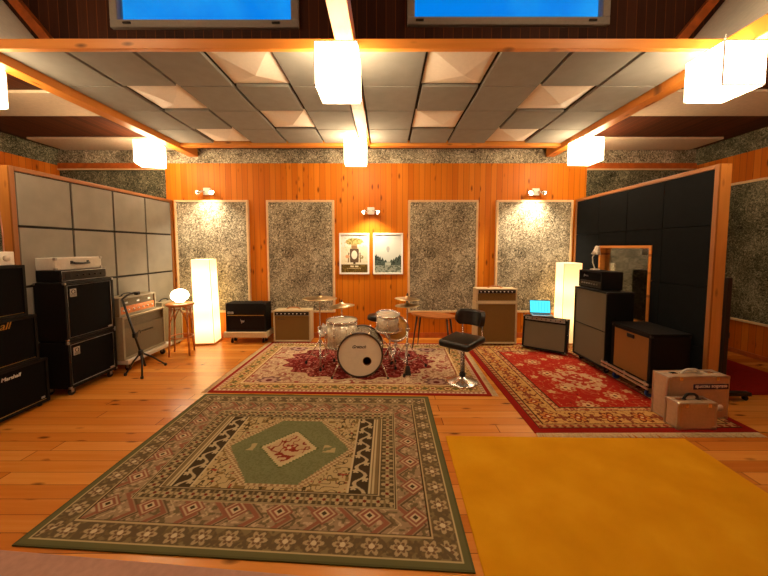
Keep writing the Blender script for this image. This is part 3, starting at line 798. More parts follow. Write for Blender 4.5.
def corners(t, w, h, d, z0, mat, s=.028):
    for sx in (-1, 1):
        for zz in (z0, z0 + h):
            for yy in (0, d):
                sz = 1 if zz > z0 else -1; sy = 1 if yy > 0 else -1
                m = MB(); p = (sx * (w / 2 - s / 2 + .002), yy + (-s / 2 + .002) * sy, zz - sz * (s / 2 - .002))
                m.box(p, (s, s, s), .007); m.build('corner', mat, t)
def knobs(t, n, x0, x1, y, z, mat, r=.009, ln=.014):
    for k in range(n):
        x = x0 + (x1 - x0) * k / max(1, n - 1)
        MB().lathe([(r, 0), (r * .9, ln), (0, ln)], 12, (x, y, z), Matrix.Rotation(PI / 2, 3, 'X')).build('knob', mat, t)
def casters(t, w, d, z, y0=0.0, mat=None, r=.032, inset=.06):
    for sx in (-1, 1):
        for yy in (y0 + inset, y0 + d - inset):
            x = sx * (w / 2 - inset)
            m = MB().box((x, yy, z - .006), (.05, .05, .012), .002).box((x - .016, yy, (z + r) / 2), (.005, .03, z - r), .001).box((x + .016, yy, (z + r) / 2), (.005, .03, z - r), .001)
            o = m.build('caster', M['steel'], t)
            MB().cyl((x - .012, yy, r), (x + .012, yy, r), r, seg=16).build('wheel', mat or M['rubber'], o)
def badge(t, x, z, s, y=.006):
    """square silver badge with a ring, a spine and bars"""
    o = MB().box((x, y, z), (s, .006, s * 1.15), .003).build('badge', M['piping'], t)
    m = MB(); pts = [(x + s * .26 * math.cos(a), y - .004, z + s * .16 + s * .26 * math.sin(a)) for a in [2 * PI * k / 18 for k in range(18)]]
    m.tube(pts, s * .045, 5, closed=True); m.box((x + s * .27, y - .004, z + s * .12), (s * .09, .002, s * .5))
    for k in range(3): m.box((x, y - .004, z - s * (.22 + .12 * k)), (s * .75, .002, s * .05))
    m.build('emblem', M['ink'], o)
def squiggle(t, x, z, w, h, mat, y=.009, name='script_logo', seed=1, r=.003):
    rnd = random.Random(seed); pts = []; n = 40
    for k in range(n + 1):
        f = k / n; amp = h * (.5 if k < 8 else .22)
        pts.append((x - w / 2 + w * f + .12 * h * math.cos(f * 40), y, z + amp * math.sin(f * 42 + seed)))
    return MB().tube(pts, r, 5).build(name, mat, t)
FX, FNX = PI / 2, -PI / 2       # facing +x, facing -x

# three stacked black cabinets, far left
def cab212(label, y_end, z0, h, logo, lx):
    w, d = .74, .25
    t = thing('speaker_cabinet', label, 'speaker cabinet', (-3.45, y_end - w / 2, z0), FX, 'black cabinets stacked at the left edge')
    s_, g = shell(t, w, h, d, 0, M['black'], .028, .02)
    grille(t, g, M['blackgr'])
    MB().tube([(g[0] + .006, .009, g[2] + .006), (g[1] - .006, .009, g[2] + .006)], .0025, 5).build('piping', M['gold'], t)
    if logo == 'script':
        text('lettering', 'Marshall', .1, M['gold'], t, (-.03, .008, h * .87), (PI / 2, 0, 0), .35, .002)
    elif logo:
        text('lettering', 'Marshall', .048, M['ltr'], t, (.04, .008, h * .81), (PI / 2, 0, 0), .2, .002)
        MB().box((.305, .006, .06), (.035, .006, .022), .003).build('badge', M['piping'], t)
    if z0 < .1:
        for sx in (-1, 1):
            for yy in (.05, d - .05): MB().cyl((sx * .31, yy, -z0 + .001), (sx * .31, yy, .004), .018).build('foot', M['rubber'], t)
    return t
cab212('black speaker cabinet with small white lettering, bottom of the stack at the left edge', 3.3, .03, .455, 'small', 0)
cab212('black speaker cabinet with gold script lettering, middle of the stack at the left edge', 3.225, .486, .455, 'script', 0)
cab212('plain black speaker cabinet, topmost of the stack at the left edge', 3.15, .942, .49, None, 0)
t = thing('switch_box', 'small white box with a round dial on the left edge stack', 'box', (-3.49, 3.0, 1.433), FX)
MB().span(-.1, .1, 0, .1, 0, .125, .006).build('housing', M['white'], t)
MB().lathe([(.028, 0), (.026, .018), (0, .018)], 18, (.03, 0, .065), Matrix.Rotation(PI / 2, 3, 'X')).build('dial', M['silver'], t)
MB().tube([(.06, .05, .12), (.062, .05, .3), (.05, .06, .6), (.02, .08, .8), (-.2, .1, .92)], .005, 6).build('cord', simple('pink_cord', hx('#c98a74'), .5), t)

# two bass cabinets with silver piping
def bass_cab(label, z0, h, wheels):
    w, d = .62, .33
    t = thing('bass_cabinet', label, 'speaker cabinet', (-3.36, 3.735, z0), FX, 'bass cabinets in the left stack')
    s_, g = shell(t, w, h, d, 0, M['black'], .03, .022, .01)
    grille(t, g, M['blackgr']); piping(t, g, M['piping'])
    corners(t, w, h, d, 0, M['steel'])
    badge(t, g[0] + .07, g[3] - .085, .075)
    MB().box((g[1] - .04, .008, g[2] + .02), (.055, .006, .018), .002).build('name_plate', M['piping'], t)
    if wheels: 
        for sx in (-1, 1):
            for yy in (.05, d - .05):
                m = MB().box((sx * .25, yy, -.008), (.05, .05, .014), .002).box((sx * .25, yy - .014, -.03), (.03, .004, .045)).box((sx * .25, yy + .014, -.03), (.03, .004, .045))
                o = m.build('caster', M['steel'], t)
                MB().cyl((sx * .25, yy - .011, -z0 + .036), (sx * .25, yy + .011, -z0 + .036), .036, seg=16).build('wheel', M['rubber'], o)
    return t
bass_cab('black bass speaker cabinet with silver piping, lower of the left stack on wheels', .085, .505, True)
bass_cab('black bass speaker cabinet with silver piping, upper of the left stack', .596, .63, False)
t = thing('rack_amplifier', 'black rack amplifier with a silver front edge on the bass cabinets', 'amplifier', (-3.44, 3.76, 1.229), FX)
MB().box((0, .15, .06), (.56, .28, .12), .008).build('case', M['black'], t)
MB().span(-.27, .27, -.004, .012, .012, .108, .003).build('front_panel', M['darkpanel'], t)
m = MB().tube([(-.275, -.004, .008), (.275, -.004, .008), (.275, -.004, .112), (-.275, -.004, .112)], .004, 6, closed=True); m.build('piping', M['piping'], t)
knobs(t, 5, -.1, .2, -.004, .06, M['plastic'], .01)
MB().span(-.24, -.18, -.007, -.003, .03, .09, .002).build('switch_plate', M['rubber'], t)
t = thing('flight_case', 'flat silver equipment case with a black handle on the rack amplifier', 'case', (-3.5, 3.77, 1.351), FX)
MB().box((0, .13, .067), (.57, .26, .134), .008).build('body', M['silver'], t)
for s in (-1, 1):
    for zz in (.012, .122): MB().box((s * .275, .008, zz), (.03, .03, .03), .006).build('corner', M['steel'], t)
m = MB().tube([(-.1, -.004, .08), (-.085, -.03, .07), (0, -.034, .066), (.085, -.03, .07), (.1, -.004, .08)], .013, 8)
m.box((-.1, -.002, .08), (.03, .01, .035), .003).box((.1, -.002, .08), (.03, .01, .035), .003); m.build('handle', M['plastic'], t)

# tan combo on its dolly, head on top
t = thing('equipment_dolly', 'low silver dolly carrying the grey beige amplifier cabinet', 'dolly', (-3.28, 4.53, 0), FX)
MB().span(-.44, .42, -.02, .34, .11, .165, .008).build('platform', M['silver'], t)
casters(t, .8, .32, .11, 0, None, .035, .07)
t = thing('speaker_cabinet', 'grey beige speaker cabinet with dark script logo on a silver dolly', 'speaker cabinet', (-3.3, 4.47, .166), FX)
s_, g = shell(t, .78, .55, .3, 0, M['greytolex'], .03, .035, .01)
MB().span(g[0], g[1], .01, .03, g[2], g[3] - .12).build('lower_baffle', M['greygr'], t)
MB().span(g[0], g[1], .024, .034, g[3] - .12, g[3]).build('upper_grille', M['silvergr'], t)  # darker cloth strip stands in for the amplifier head's shadow
m = MB().tube([(-.385, -.003, .545), (.385, -.003, .545)], .006, 6); m.build('piping', M['creamtolex'], t)
squiggle(t, 0, .3, .3, .06, M['ink'], .007, seed=3)
t = thing('guitar_amplifier', 'grey beige amplifier head with an orange-lit control panel left of the bentwood stool', 'amplifier', (-3.34, 4.42, .718), FX)
s_, g = shell(t, .66, .24, .24, 0, M['greytolex'], .025, .03, .01)
grille(t, (g[0], g[1], .12, g[3]), M['greygr'], .018, 'upper_grille')
MB().span(g[0], g[1], .01, .03, g[2], .12, .003).build('control_panel', M['orange_lit_panel'], t)
knobs(t, 7, g[0] + .05, g[1] - .05, .01, .07, M['ltr'], .011)
for x in (g[0] + .1, 0, g[1] - .1): MB().box((x, .012, .165), (.05, .006, .02), .002).build('badge', M['piping'], t)
handle(t, -.05, .12, .24, .2, M['plastic'])
t = thing('amplifier', 'small grey cabinet partly hidden behind the bentwood stool', 'amplifier', (-3.43, 5.25, .001), FX)
s_, g = shell(t, .5, .72, .2, .03, M['greytolex'], .035, .02, .01); grille(t, g, M['greygr']); handle(t, -.05, .1, .75, .2, M['plastic'])
for sx in (-1, 1):
    for yy in (.04, .16): MB().cyl((sx * .2, yy, 0), (sx * .2, yy, .034), .016).build('foot', M['rubber'], t)

# microphone stand folded in front
t = thing('tripod_stand', 'black folding tripod stand leaning in front of the grey beige amplifier', 'stand', (-3.05, 4.08, 0))
hub = Vector((-.02, -.02, .3)); 
MB().cyl((.01, .0, .1), (-.2, -.05, .96), .013).build('pole', M['plastic'], t)
MB().tube([(-.2, -.05, .96), (-.19, .02, 1.0), (-.17, .1, 1.02), (-.15, .17, 1.02)], .011, 8).build('arm', M['plastic'], t)
MB().box((-.17, .16, 1.0), (.05, .05, .03), .008).build('cradle', M['rubber'], t)
MB().box((-.085, -.02, .5), (.04, .05, .06), .008).build('clamp', M['plastic'], t)
MB().lathe([(.026, -.03), (.03, 0), (.026, .04)], 14, (-.03, -.012, .27)).build('hub', M['plastic'], t)
for f in ((.08, -.16, .012), (.06, .3, .012), (-.2, -.06, .012)):
    o = MB().tube([(-.03, -.012, .28), ((f[0] - .03) * .5, f[1] * .45, .17), (f[0], f[1], .014)], .011, 8).build('leg', M['plastic'], t)
    MB().lathe([(.016, 0), (.018, .02), (.012, .035)], 12, (f[0], f[1], 0)).build('rubber_foot', M['rubber'], o)

# bentwood stool + globe lamp
t = thing('bentwood_stool', 'tall bentwood stool with a round seat holding the globe lamp', 'stool', (-3.06, 4.86, 0), .3)
MB().lathe([(.0, .73), (.17, .73), (.185, .74), (.188, .758), (.18, .77), (.0, .765)], 32).build('seat', M['teak'], t)
for k in range(4):
    a = PI / 4 + k * PI / 2; ca, sa = math.cos(a), math.sin(a)
    MB().tube([(.15 * ca, .15 * sa, .735), (.158 * ca, .158 * sa, .5), (.172 * ca, .172 * sa, .22), (.19 * ca, .19 * sa, 0.004)], [.014, .014, .013, .012], 10).build('leg', M['bent'], t)
    a2 = a + PI / 2; p = Vector((.152 * ca, .152 * sa, .52)); q = Vector((.152 * math.cos(a2), .152 * math.sin(a2), .52)); pts = []
    for j in range(11):
        f = j / 10; v = p.lerp(q, f); v.z = .5 + .2 * math.sin(PI * f); pts.append(v)
    MB().tube(pts, .008, 8).build('arch_brace', M['bent'], t)
MB().tube([(.155 * math.cos(2 * PI * k / 28), .155 * math.sin(2 * PI * k / 28), .27) for k in range(28)], .009, 8, closed=True).build('ring', M['bent'], t)
t = thing('globe_lamp', 'glowing white globe lamp on the bentwood stool', 'lamp', (-3.06, 4.86, .768))
MB().lathe([(.0, 0), (.06, 0), (.06, .02), (.05, .028), (0, .028)], 24).build('base', M['white'], t)
prof = [(.05, .024)] + [(.12 * math.sin(x), .118 - .095 * math.cos(x)) for x in [PI * (k + 2.5) / 18 for k in range(15)]] + [(0, .214)]
MB().lathe(prof, 28).build('shade', M['globe'], t)

# paper column lamps
def column(label, loc, w, h, mat, rz, shear):
    t = thing('paper_floor_lamp', label, 'lamp', loc, rz, 'tall paper column lamps')
    MB().box((0, 0, .012), (w + .03, w + .03, .024), .006).build('base', M['bent'], t)
    m = MB(); z0 = .03; a = w / 2
    V0 = [(-a, -a, z0), (a, -a, z0), (a, a, z0), (-a, a, z0)]; b = a * .95
    V1 = [(-b + shear, -b, h), (b + shear, -b, h), (b + shear, b, h), (-b + shear, b, h)]
    for i in range(4): m.poly([V0[i], V0[(i + 1) % 4], V1[(i + 1) % 4], V1[i]])
    m.poly(V1); m.poly(V0)
    bmesh.ops.remove_doubles(m.b, verts=m.b.verts, dist=1e-4); m.build('paper_shade', mat, t)
    m = MB()
    for i in range(4): m.cyl(V0[i], V1[i], .004, seg=6)
    m.build('wire_frame', M['bent'], t)
column('tall glowing paper column lamp left of the black amplifier on its dolly', (-2.985, 5.46, 0), .3, 1.4, M['lampL'], .12, -.03)
column('tall glowing paper column lamp behind the laptop', (3.03, 5.46, 0), .3, 1.34, M['lampR'], -.05, 0)

# black amp on a dolly
t = thing('equipment_dolly', 'wooden dolly on casters under the black amplifier near the left lamp', 'dolly', (-2.31, 5.36, 0))
MB().span(-.36, .36, -.03, .3, .115, .205, .008).build('platform', M['creamtolex'], t)
casters(t, .66, .26, .116, .01, None, .038, .07)
t = thing('amplifier', 'black combo amplifier with a thin gold line on the wooden dolly', 'amplifier', (-2.31, 5.37, .206))
s_, g = shell(t, .66, .47, .26, 0, M['black'], .025, .02, .01, top=.19)
grille(t, g, M['brownblk']); MB().span(-.3, .3, -.004, .004, .268, .276, .001).build('gold_line', M['gold'], t)
MB().box((-.25, -.002, .315), (.1, .008, .035), .003).build('badge', M['piping'], t)
text('lettering', 'VOX', .036, M['ink'], t, (-.25, -.0065, .315), (PI / 2, 0, 0), 0, .0006)
squiggle(t, -.06, .17, .05, .07, M['piping'], .009, 'emblem', 5, .003)
for x in (-.2, 0, .2): handle(t, x, .13, .468, .13, M['plastic'], hgt=.02)
corners(t, .66, .47, .26, 0, M['plastic'], .03)

# cream combo near the drums
t = thing('amplifier', 'cream combo amplifier with a brown grille left of the drum kit', 'amplifier', (-1.57, 5.43, .0))
s_, g = shell(t, .62, .53, .25, .02, M['creamtolex'], .025, .02, .01, top=.07)
grille(t, g, M['oxblood']); MB().span(-.285, .285, -.004, .006, .462, .525, .002).build('control_panel', M['darkpanel'], t)
knobs(t, 8, -.24, .22, -.004, .494, M['ltr'], .009)
squiggle(t, -.18, .4, .12, .04, M['ink'], .009, seed=2, r=.002)
handle(t, 0, .12, .55, .22, M['bent'])
for sx in (-1, 1):
    for yy in (.05, .2): MB().cyl((sx * .26, yy, 0), (sx * .26, yy, .024), .018).build('foot', M['rubber'], t)

# tan piggyback right
t = thing('speaker_cabinet', 'tall cream and tan speaker cabinet behind the bar stool', 'speaker cabinet', (1.79, 5.27, 0))
s_, g = shell(t, .66, .68, .28, .03, M['creamtolex'], .028, .02, .01); grille(t, g, M['oxblood'])
for sx in (-1, 1):
    for yy in (.05, .23): MB().cyl((sx * .27, yy, 0), (sx * .27, yy, .034), .018).build('foot', M['rubber'], t)
t = thing('guitar_amplifier', 'cream and tan amplifier head on the tall tan speaker cabinet', 'amplifier', (1.79, 5.28, .711))
s_, g = shell(t, .66, .22, .24, 0, M['creamtolex'], .022, .02, .01, top=.055)
grille(t, g, M['oxblood']); MB().span(-.3, .3, -.004, .006, .145, .2, .002).build('control_panel', M['darkpanel'], t)
knobs(t, 9, -.26, .24, -.004, .172, M['ltr'], .009); handle(t, 0, .12, .22, .22, M['bent'])

# tilted dark combo with the laptop
t = thing('amplifier', 'black combo amplifier with a silver grille leaning back under the laptop', 'amplifier', (2.375, 4.91, .03), math.radians(-38.5))
t.rotation_euler = (math.radians(-7), 0, math.radians(-38.5))
s_, g = shell(t, .62, .5, .22, .01, M['black'], .025, .02, .01, top=.06)
grille(t, g, M['silvergr']); MB().span(-.28, .28, -.004, .006, .45, .5, .002).build('control_panel', M['steel'], t)
knobs(t, 8, -.24, .22, -.004, .475, M['plastic'], .009)
handle(t, 0, .11, .51, .2, M['plastic']); corners(t, .62, .5, .22, .01, M['steel'], .024)
for sx in (-1, 1): MB().tube([(sx * .314, .1, .35), (sx * .318, .09, .02)], .008, 6).build('tilt_leg', M['chrome'], t)
t = thing('laptop', 'open laptop with a bright cyan screen on the leaning amplifier', 'laptop', (2.41, 5.08, .55), math.radians(-12))
MB().box((0, -.06, .008), (.3, .2, .014), .003).build('keyboard_base', M['steel'], t)
lid = MB(); rt = Matrix.Rotation(math.radians(-14), 3, 'X')
lid.box((0, .065, .115), (.31, .008, .205), .003, rt); lo = lid.build('lid', M['plastic'], t)
sc_ = MB(); sc_.box((0, .059, .116), (.29, .002, .185), 0, rt); so = sc_.build('screen', M['screen'], lo)
sc_ = MB()
for k in range(6): sc_.box((-.105 + .042 * k, .0565, .116), (.006, .001, .16), 0, rt)
sc_.build('screen_lines', M['screen_line'], lo)
MB().box((0, -.05, .0155), (.25, .09, .002)).build('keys', M['rubber'], t)

# tall dark cabinet facing the drums, head and lamp on top
t = thing('speaker_cabinet', 'tall black speaker cabinet with a dark grey grille facing the drum kit', 'speaker cabinet', (2.71, 4.36, .009), FNX)
s_, g = shell(t, .7, .965, .34, .07, M['black'], .022, .02, .01); grille(t, g, M['silvergr'])
MB().span(g[0], g[1], .006, .014, .53, .54).build('split_line', M['black'], t)
casters(t, .66, .3, .07, .02, None, .028, .06); corners(t, .7, .965, .34, .07, M['plastic'])
t = thing('guitar_amplifier', 'black amplifier head on the tall black speaker cabinet', 'amplifier', (2.77, 4.47, 1.046), FNX)
s_, g = shell(t, .5, .235, .28, 0, M['black'], .02, .02, .01); grille(t, (g[0], g[1], .1, g[3]), M['blackgr'])
MB().span(g[0], g[1], .008, .024, g[2], .1, .002).build('control_panel', M['darkpanel'], t)
knobs(t, 7, g[0] + .06, g[1] - .08, .008, .06, M['steel'], .01); squiggle(t, -.1, .16, .1, .04, M['piping'], .01, seed=8, r=.002)
for sx in (-1, 1): MB().cyl((sx * .2, .05, -.001), (sx * .2, .05, .003), .012).build('foot', M['rubber'], t)
t = thing('desk_lamp', 'small white desk lamp on the black amplifier head', 'lamp', (2.93, 4.62, 1.2815), -.2)
MB().lathe([(0, 0), (.06, 0), (.06, .012), (.02, .02), (0, .02)], 20).build('base', M['white'], t)
MB().tube([(0, 0, .015), (-.03, 0, .1), (-.035, 0, .18), (.0, 0, .235)], .008, 8).build('arm', M['white'], t)
MB().lathe([(.022, .1), (.03, .085), (.036, .05), (.06, -.02), (.055, -.02), (.03, .05), (0, .09)], 20, (.01, 0, .235), Matrix.Rotation(.15, 3, 'Y')).build('lamp_shade', M['white'], t)

# brown cabinet on a rail dolly
t = thing('equipment_dolly', 'low dolly with pale double rails under the brown grille cabinet', 'dolly', (2.74, 3.67, .009), FNX)
m = MB().span(-.31, .31, -.02, .4, .115, .135, .004); m.build('platform', M['black'], t)
for z in (.128, .17): MB().span(-.38, .36, -.05, -.032, z - .012, z + .012, .004).build('rail', M['alu_edge'], t)
m = MB()
for x in (-.3, 0, .3): m.span(x - .012, x + .012, -.034, -.026, .11, .19)
m.build('bracket', M['steel'], t)
casters(t, .62, .38, .115, 0, M['blue'], .042, .06)
t = thing('speaker_cabinet', 'black speaker cabinet with a brown grille beside the silver cases', 'speaker cabinet', (2.76, 3.675, .146), FNX)
s_, g = shell(t, .6, .53, .42, 0, M['black'], .035, .02, .01, top=.0, bottom=.03); grille(t, g, M['browngr2'])
MB().box((0, .006, g[3] - .04), (.11, .014, .045), .006).build('front_grip', M['plastic'], t)
MB().span(-.305, .305, -.006, .425, .53, .55, .006).build('lid', M['black'], t)
corners(t, .6, .53, .42, 0, M['plastic'])

# aluminium cases
def alu_case(label, loc, rz, w, h, d, sticker, upside):
    t = thing('aluminium_case', label, 'case', loc, rz, 'aluminium cases by the brown cabinet')
    MB().box((0, d / 2, h / 2), (w, d, h), .006).build('body', M['alu'], t)
    for x in (-w / 2, w / 2):
        for y in (0, d): MB().box((x * .985, y + (.008 if y == 0 else -.008), h / 2), (.02, .02, h + .004), .004).build('edge_rail', M['alu_edge'], t)
    m = MB()
    for zz in (.006, h - .006):
        for y in (.006, d - .006): m.box((0, y, zz), (w, .016, .016), .003)
    for x in (-w / 2 + .006, w / 2 - .006):
        for zz in (.006, h - .006): m.box((x, d / 2, zz), (.016, d, .016), .003)
    for x in (-w / 2 + .006, w / 2 - .006): m.box((x, d - .006, h / 2), (.016, .016, h), .003)
    m.build('rim', M['alu_edge'], t)
    MB().tube([(-w / 2, d * .55, h + .001), (w / 2, d * .55, h + .001)], .004, 5).build('seam', M['steel'], t)
    for x in (-w * .3, w * .3): MB().box((x, d * .5, h + .004), (.06, .045, .012), .003).build('hinge_plate', M['chrome'], t); MB().box((x, -.003, h - .02), (.03, .008, .035), .002).build('latch', M['chrome'], t)
    for x in (-w / 2 + .012, w / 2 - .012):
        for zz in (.012, h - .012): MB().box((x, .01, zz), (.036, .032, .032), .008).build('corner', M['alu_edge'], t)
    handle(t, 0, d * .5, h + .003, w * .3 if sticker else w * .4, M['silver'] if sticker else M['rubber'], hgt=.035 if sticker else .05, r=.011)
    if sticker:
        o = MB().box((w * .2, -.0015, h - .095), (w * .58, .003, .05), .001).build('sticker', M['navy'], t)
        text('lettering', 'estudios records', .045, M['ltr'], o, (w * .2, -.0035, h - .095), (PI / 2, PI, 0), 0, .0005, .0006)
        MB().lathe([(0, 0), (.034, 0), (.034, .0015), (0, .0015)], 20, (w * .37, -.0002, .1), Matrix.Rotation(PI / 2, 3, 'X')).build('round_sticker', M['ltr'], t)
    else:
        pass
    return t
alu_case('large silver aluminium case with a navy upside down sticker', (2.885, 2.965, .009), math.radians(2), .58, .4, .17, True, True)
alu_case('small silver aluminium case with a black handle in front of the larger one', (2.715, 2.785, .009), math.radians(1), .335, .235, .14, False, False)

# ------------------------------------------------------------------ drum kit
def drum(t, r, h, rot, c, lugs, snare=False, headmat=None):
    """shell with hoops, heads, lugs; axis = local z of rot, from c upward"""
    P = lambda v: rot @ Vector(v) + Vector(c)
    MB().lathe([(r, .012), (r, h - .012)], 40, c, rot).build('shell', M['pearl'], t)
    MB().lathe([(0, 0), (r * .985, 0), (r * .985, .008), (0, .008)], 40, c, rot).build('drumhead', M['head'], t)
    MB().lathe([(0, h - .008), (r * .985, h - .008), (r * .985, h), (0, h)], 40, c, rot).build('drumhead', M['head'], t)
    for z in (0, h):
        MB().lathe([(r * .99, z - .012), (r + .012, z - .012), (r + .012, z + .014), (r * .99, z + .014), (r * .99, z - .012)], 40, c, rot).build('hoop', M['chrome'], t)
    for k in range(lugs):
        a = 2 * PI * (k + .5) / lugs; ca, sa = math.cos(a), math.sin(a)
        m = MB().cyl(P(((r + .012) * ca, (r + .012) * sa, h * .02)), P(((r + .012) * ca, (r + .012) * sa, h * .98)), .0035, seg=6)
        m.lathe([(0, -.02), (.012, -.018), (.014, 0), (.012, .018), (0, .02)], 10, P(((r + .008) * ca, (r + .008) * sa, h / 2)), rot)
        m.build('lug', M['chrome'], t)
KIT = 'drum kit pieces'
# bass drum
t = thing('bass_drum', 'cream pearl bass drum with a round port hole and black script on its head', 'drum', (-.315, 3.92, 0))
R_, D_, bz = .266, .42, .29
rx = Matrix.Rotation(-PI / 2, 3, 'X')       # local z -> +y
cb = (0, 0, bz)
MB().lathe([(R_, .03), (R_, D_ - .03), (R_ - .006, D_ - .03), (R_ - .006, .03), (R_, .03)], 56, cb, rx).build('shell', M['pearl'], t)
MB().lathe([(R_ - .008, D_ - .03), (R_ - .008, .035), (R_ - .0085, .035), (R_ - .0085, D_ - .03)], 56, cb, rx).build('inner_shell', M['teak'], t)
# front head with a real hole
m = MB(); hc = (.085, -.075); hr = .046; n = 56; y = .014
outer = [(R_ * .985 * math.cos(2 * PI * k / n), R_ * .985 * math.sin(2 * PI * k / n)) for k in range(n)]
ho = []
for k in range(n):
    a = 2 * PI * k / n; ho.append((hc[0] + hr * math.cos(a), hc[1] + hr * math.sin(a)))
vo = [m.b.verts.new((p[0], y, bz + p[1])) for p in outer]; vi = [m.b.verts.new((p[0], y, bz + p[1])) for p in ho]; vi2 = [m.b.verts.new((p[0], y + .004, bz + p[1])) for p in ho]
for k in range(n):
    k2 = (k + 1) % n
    m.b.faces.new([vo[k], vo[k2], vi[k2], vi[k]]); m.b.faces.new([vi[k], vi[k2], vi2[k2], vi2[k]])
hd = m.build('front_head', M['head'], t)
text('lettering', 'Gretsch', .052, M['ink'], hd, (-.015, y - .001, bz + .1), (PI / 2, 0, 0), .4, .0006, .0012)
MB().tube([(hc[0] + (hr + .003) * math.cos(2 * PI * k / 28), y - .001, bz + hc[1] + (hr + .003) * math.sin(2 * PI * k / 28)) for k in range(28)], .004, 6, closed=True).build('port_ring', M['hoop'], t)
MB().lathe([(0, D_ - .012), (R_ * .985, D_ - .012), (R_ * .985, D_ - .006), (0, D_ - .006)], 48, cb, rx).build('rear_head', simple('amber_head', hx('#b5783a'), .5), t)
for z in (0, D_ - .034):
    MB().lathe([(R_ * .98, z), (R_ + .014, z), (R_ + .014, z + .034), (R_ * .98, z + .034), (R_ * .98, z)], 56, cb, rx).build('hoop', M['hoop'], t)
for k in range(8):
    a = 2 * PI * (k + .5) / 8; ca, sa = math.cos(a), math.sin(a)
    m = MB().cyl(((R_ + .018) * ca, 0, bz + (R_ + .018) * sa), ((R_ + .018) * ca, D_, bz + (R_ + .018) * sa), .004, seg=6)
    for yy in (.012, D_ - .012): m.box(((R_ + .018) * ca, yy, bz + (R_ + .018) * sa), (.022, .03, .022), .004)
    m.lathe([(0, -.03), (.013, -.026), (.015, 0), (.013, .026), (0, .03)], 10, ((R_ + .01) * ca, D_ / 2, bz + (R_ + .01) * sa), rx)
    m.build('lug', M['chrome'], t)
for s in (-1, 1):
    o = MB().cyl((s * .24, .1, bz - .07), (s * .34, -.02, .012), .008).box((s * .245, .1, bz - .07), (.03, .04, .04), .005).build('spur', M['chrome'], t)
    MB().lathe([(.012, 0), (.013, .014), (.006, .024)], 10, (s * .34, -.02, .008)).build('rubber_tip', M['rubber'], o)
# kick pedal
t = thing('kick_pedal', 'chrome kick pedal behind the bass drum', 'pedal', (-.315, 4.38, 0.008))
MB().box((0, .14, .012), (.09, .3, .012), .003).build('base_plate', M['steel'], t)
MB().box((0, .15, .06), (.07, .26, .01), .003, Matrix.Rotation(.25, 3, 'X')).build('footboard', M['chrome'], t)
m = MB().box((-.05, .02, .11), (.012, .025, .2), .002).box((.05, .02, .11), (.012, .025, .2), .002).cyl((-.05, .02, .2), (.05, .02, .2), .008); m.build('post', M['chrome'], t)
MB().cyl((0, .02, .2), (0, .03, .34), .005).lathe([(0, -.025), (.025, -.022), (.025, .022), (0, .025)], 16, (0, .03, .34), Matrix.Rotation(PI / 2, 3, 'X')).build('beater', M['steel'], t)
# floor tom
t = thing('floor_tom', 'cream pearl floor tom on three legs left of the bass drum', 'drum', (-.58, 4.3, 0.008))
drum(t, .195, .34, Matrix.Rotation(math.radians(1.5), 3, 'X'), (0, 0, .29), 8)
for k in range(3):
    a = -PI / 2 + .6 + k * 2 * PI / 3; ca, sa = math.cos(a), math.sin(a)
    o = MB().tube([(.225 * ca, .225 * sa, .5), (.225 * ca, .225 * sa, .1), (.25 * ca, .25 * sa, .012)], .006, 8).box((.213 * ca, .213 * sa, .42), (.03, .03, .05), .005).build('leg', M['chrome'], t)
    MB().lathe([(.012, 0), (.013, .02), (.007, .028)], 10, (.25 * ca, .25 * sa, 0)).build('rubber_foot', M['rubber'], o)
def tripod(t, h, spread, rot0, r=.011, hub_z=.33, legs=3, mat='chrome'):
    MB().cyl((0, 0, .06), (0, 0, h * .55), r * 1.15).build('pole', M[mat], t)
    MB().cyl((0, 0, h * .55), (0, 0, h), r * .8).build('upper_pole', M[mat], t)
    m = MB().lathe([(r * 1.2, -.02), (r * 2, -.015), (r * 2, .015), (r * 1.2, .02)], 12, (0, 0, hub_z)).lathe([(r * 1.2, -.02), (r * 2, -.015), (r * 2, .015), (r * 1.2, .02)], 12, (0, 0, h * .55))
    m.box((r * 2.4, 0, h * .55), (.03, .008, .022), .002); m.build('collar', M[mat], t)
    for k in range(legs):
        a = rot0 + k * 2 * PI / legs; ca, sa = math.cos(a), math.sin(a)
        m = MB()
        for off in (-.007, .007):
            ox, oy = -sa * off, ca * off
            m.cyl((ox + ca * .02, oy + sa * .02, hub_z), (ox + ca * spread, oy + sa * spread, .02), .005, seg=6)
            m.cyl((ox + ca * .015, oy + sa * .015, .09), (ox + ca * spread * .6, oy + sa * spread * .6, hub_z * .42), .004, seg=6)
        o = m.build('leg', M[mat], t)
        MB().lathe([(.014, 0), (.018, .012), (.016, .03), (.008, .04)], 10, (ca * spread, sa * spread, 0)).build('rubber_foot', M['rubber'], o)
def cymbal_disc(t, r, z, tilt=0.0, dirn=(1, 0, 0), rise=.03, name='cymbal'):
    rot = Matrix.Rotation(tilt, 3, Vector(dirn))
    MB().lathe([(.006, rise + .022), (r * .1, rise + .02), (r * .18, rise + .006), (r * .24, rise - .002), (r * .6, rise * .5), (r, 0), (r, -.0015), (r * .6, rise * .5 - .002), (r * .24, rise - .004), (.006, rise + .018)], 44, (0, 0, z), rot).build(name, M['brass'], t)
    MB().lathe([(.0, 0), (.016, 0), (.014, .018), (.008, .022), (.008, .036), (0, .036)], 12, (0, 0, z + rise + .02), rot).build('wing_nut', M['plastic'], t)
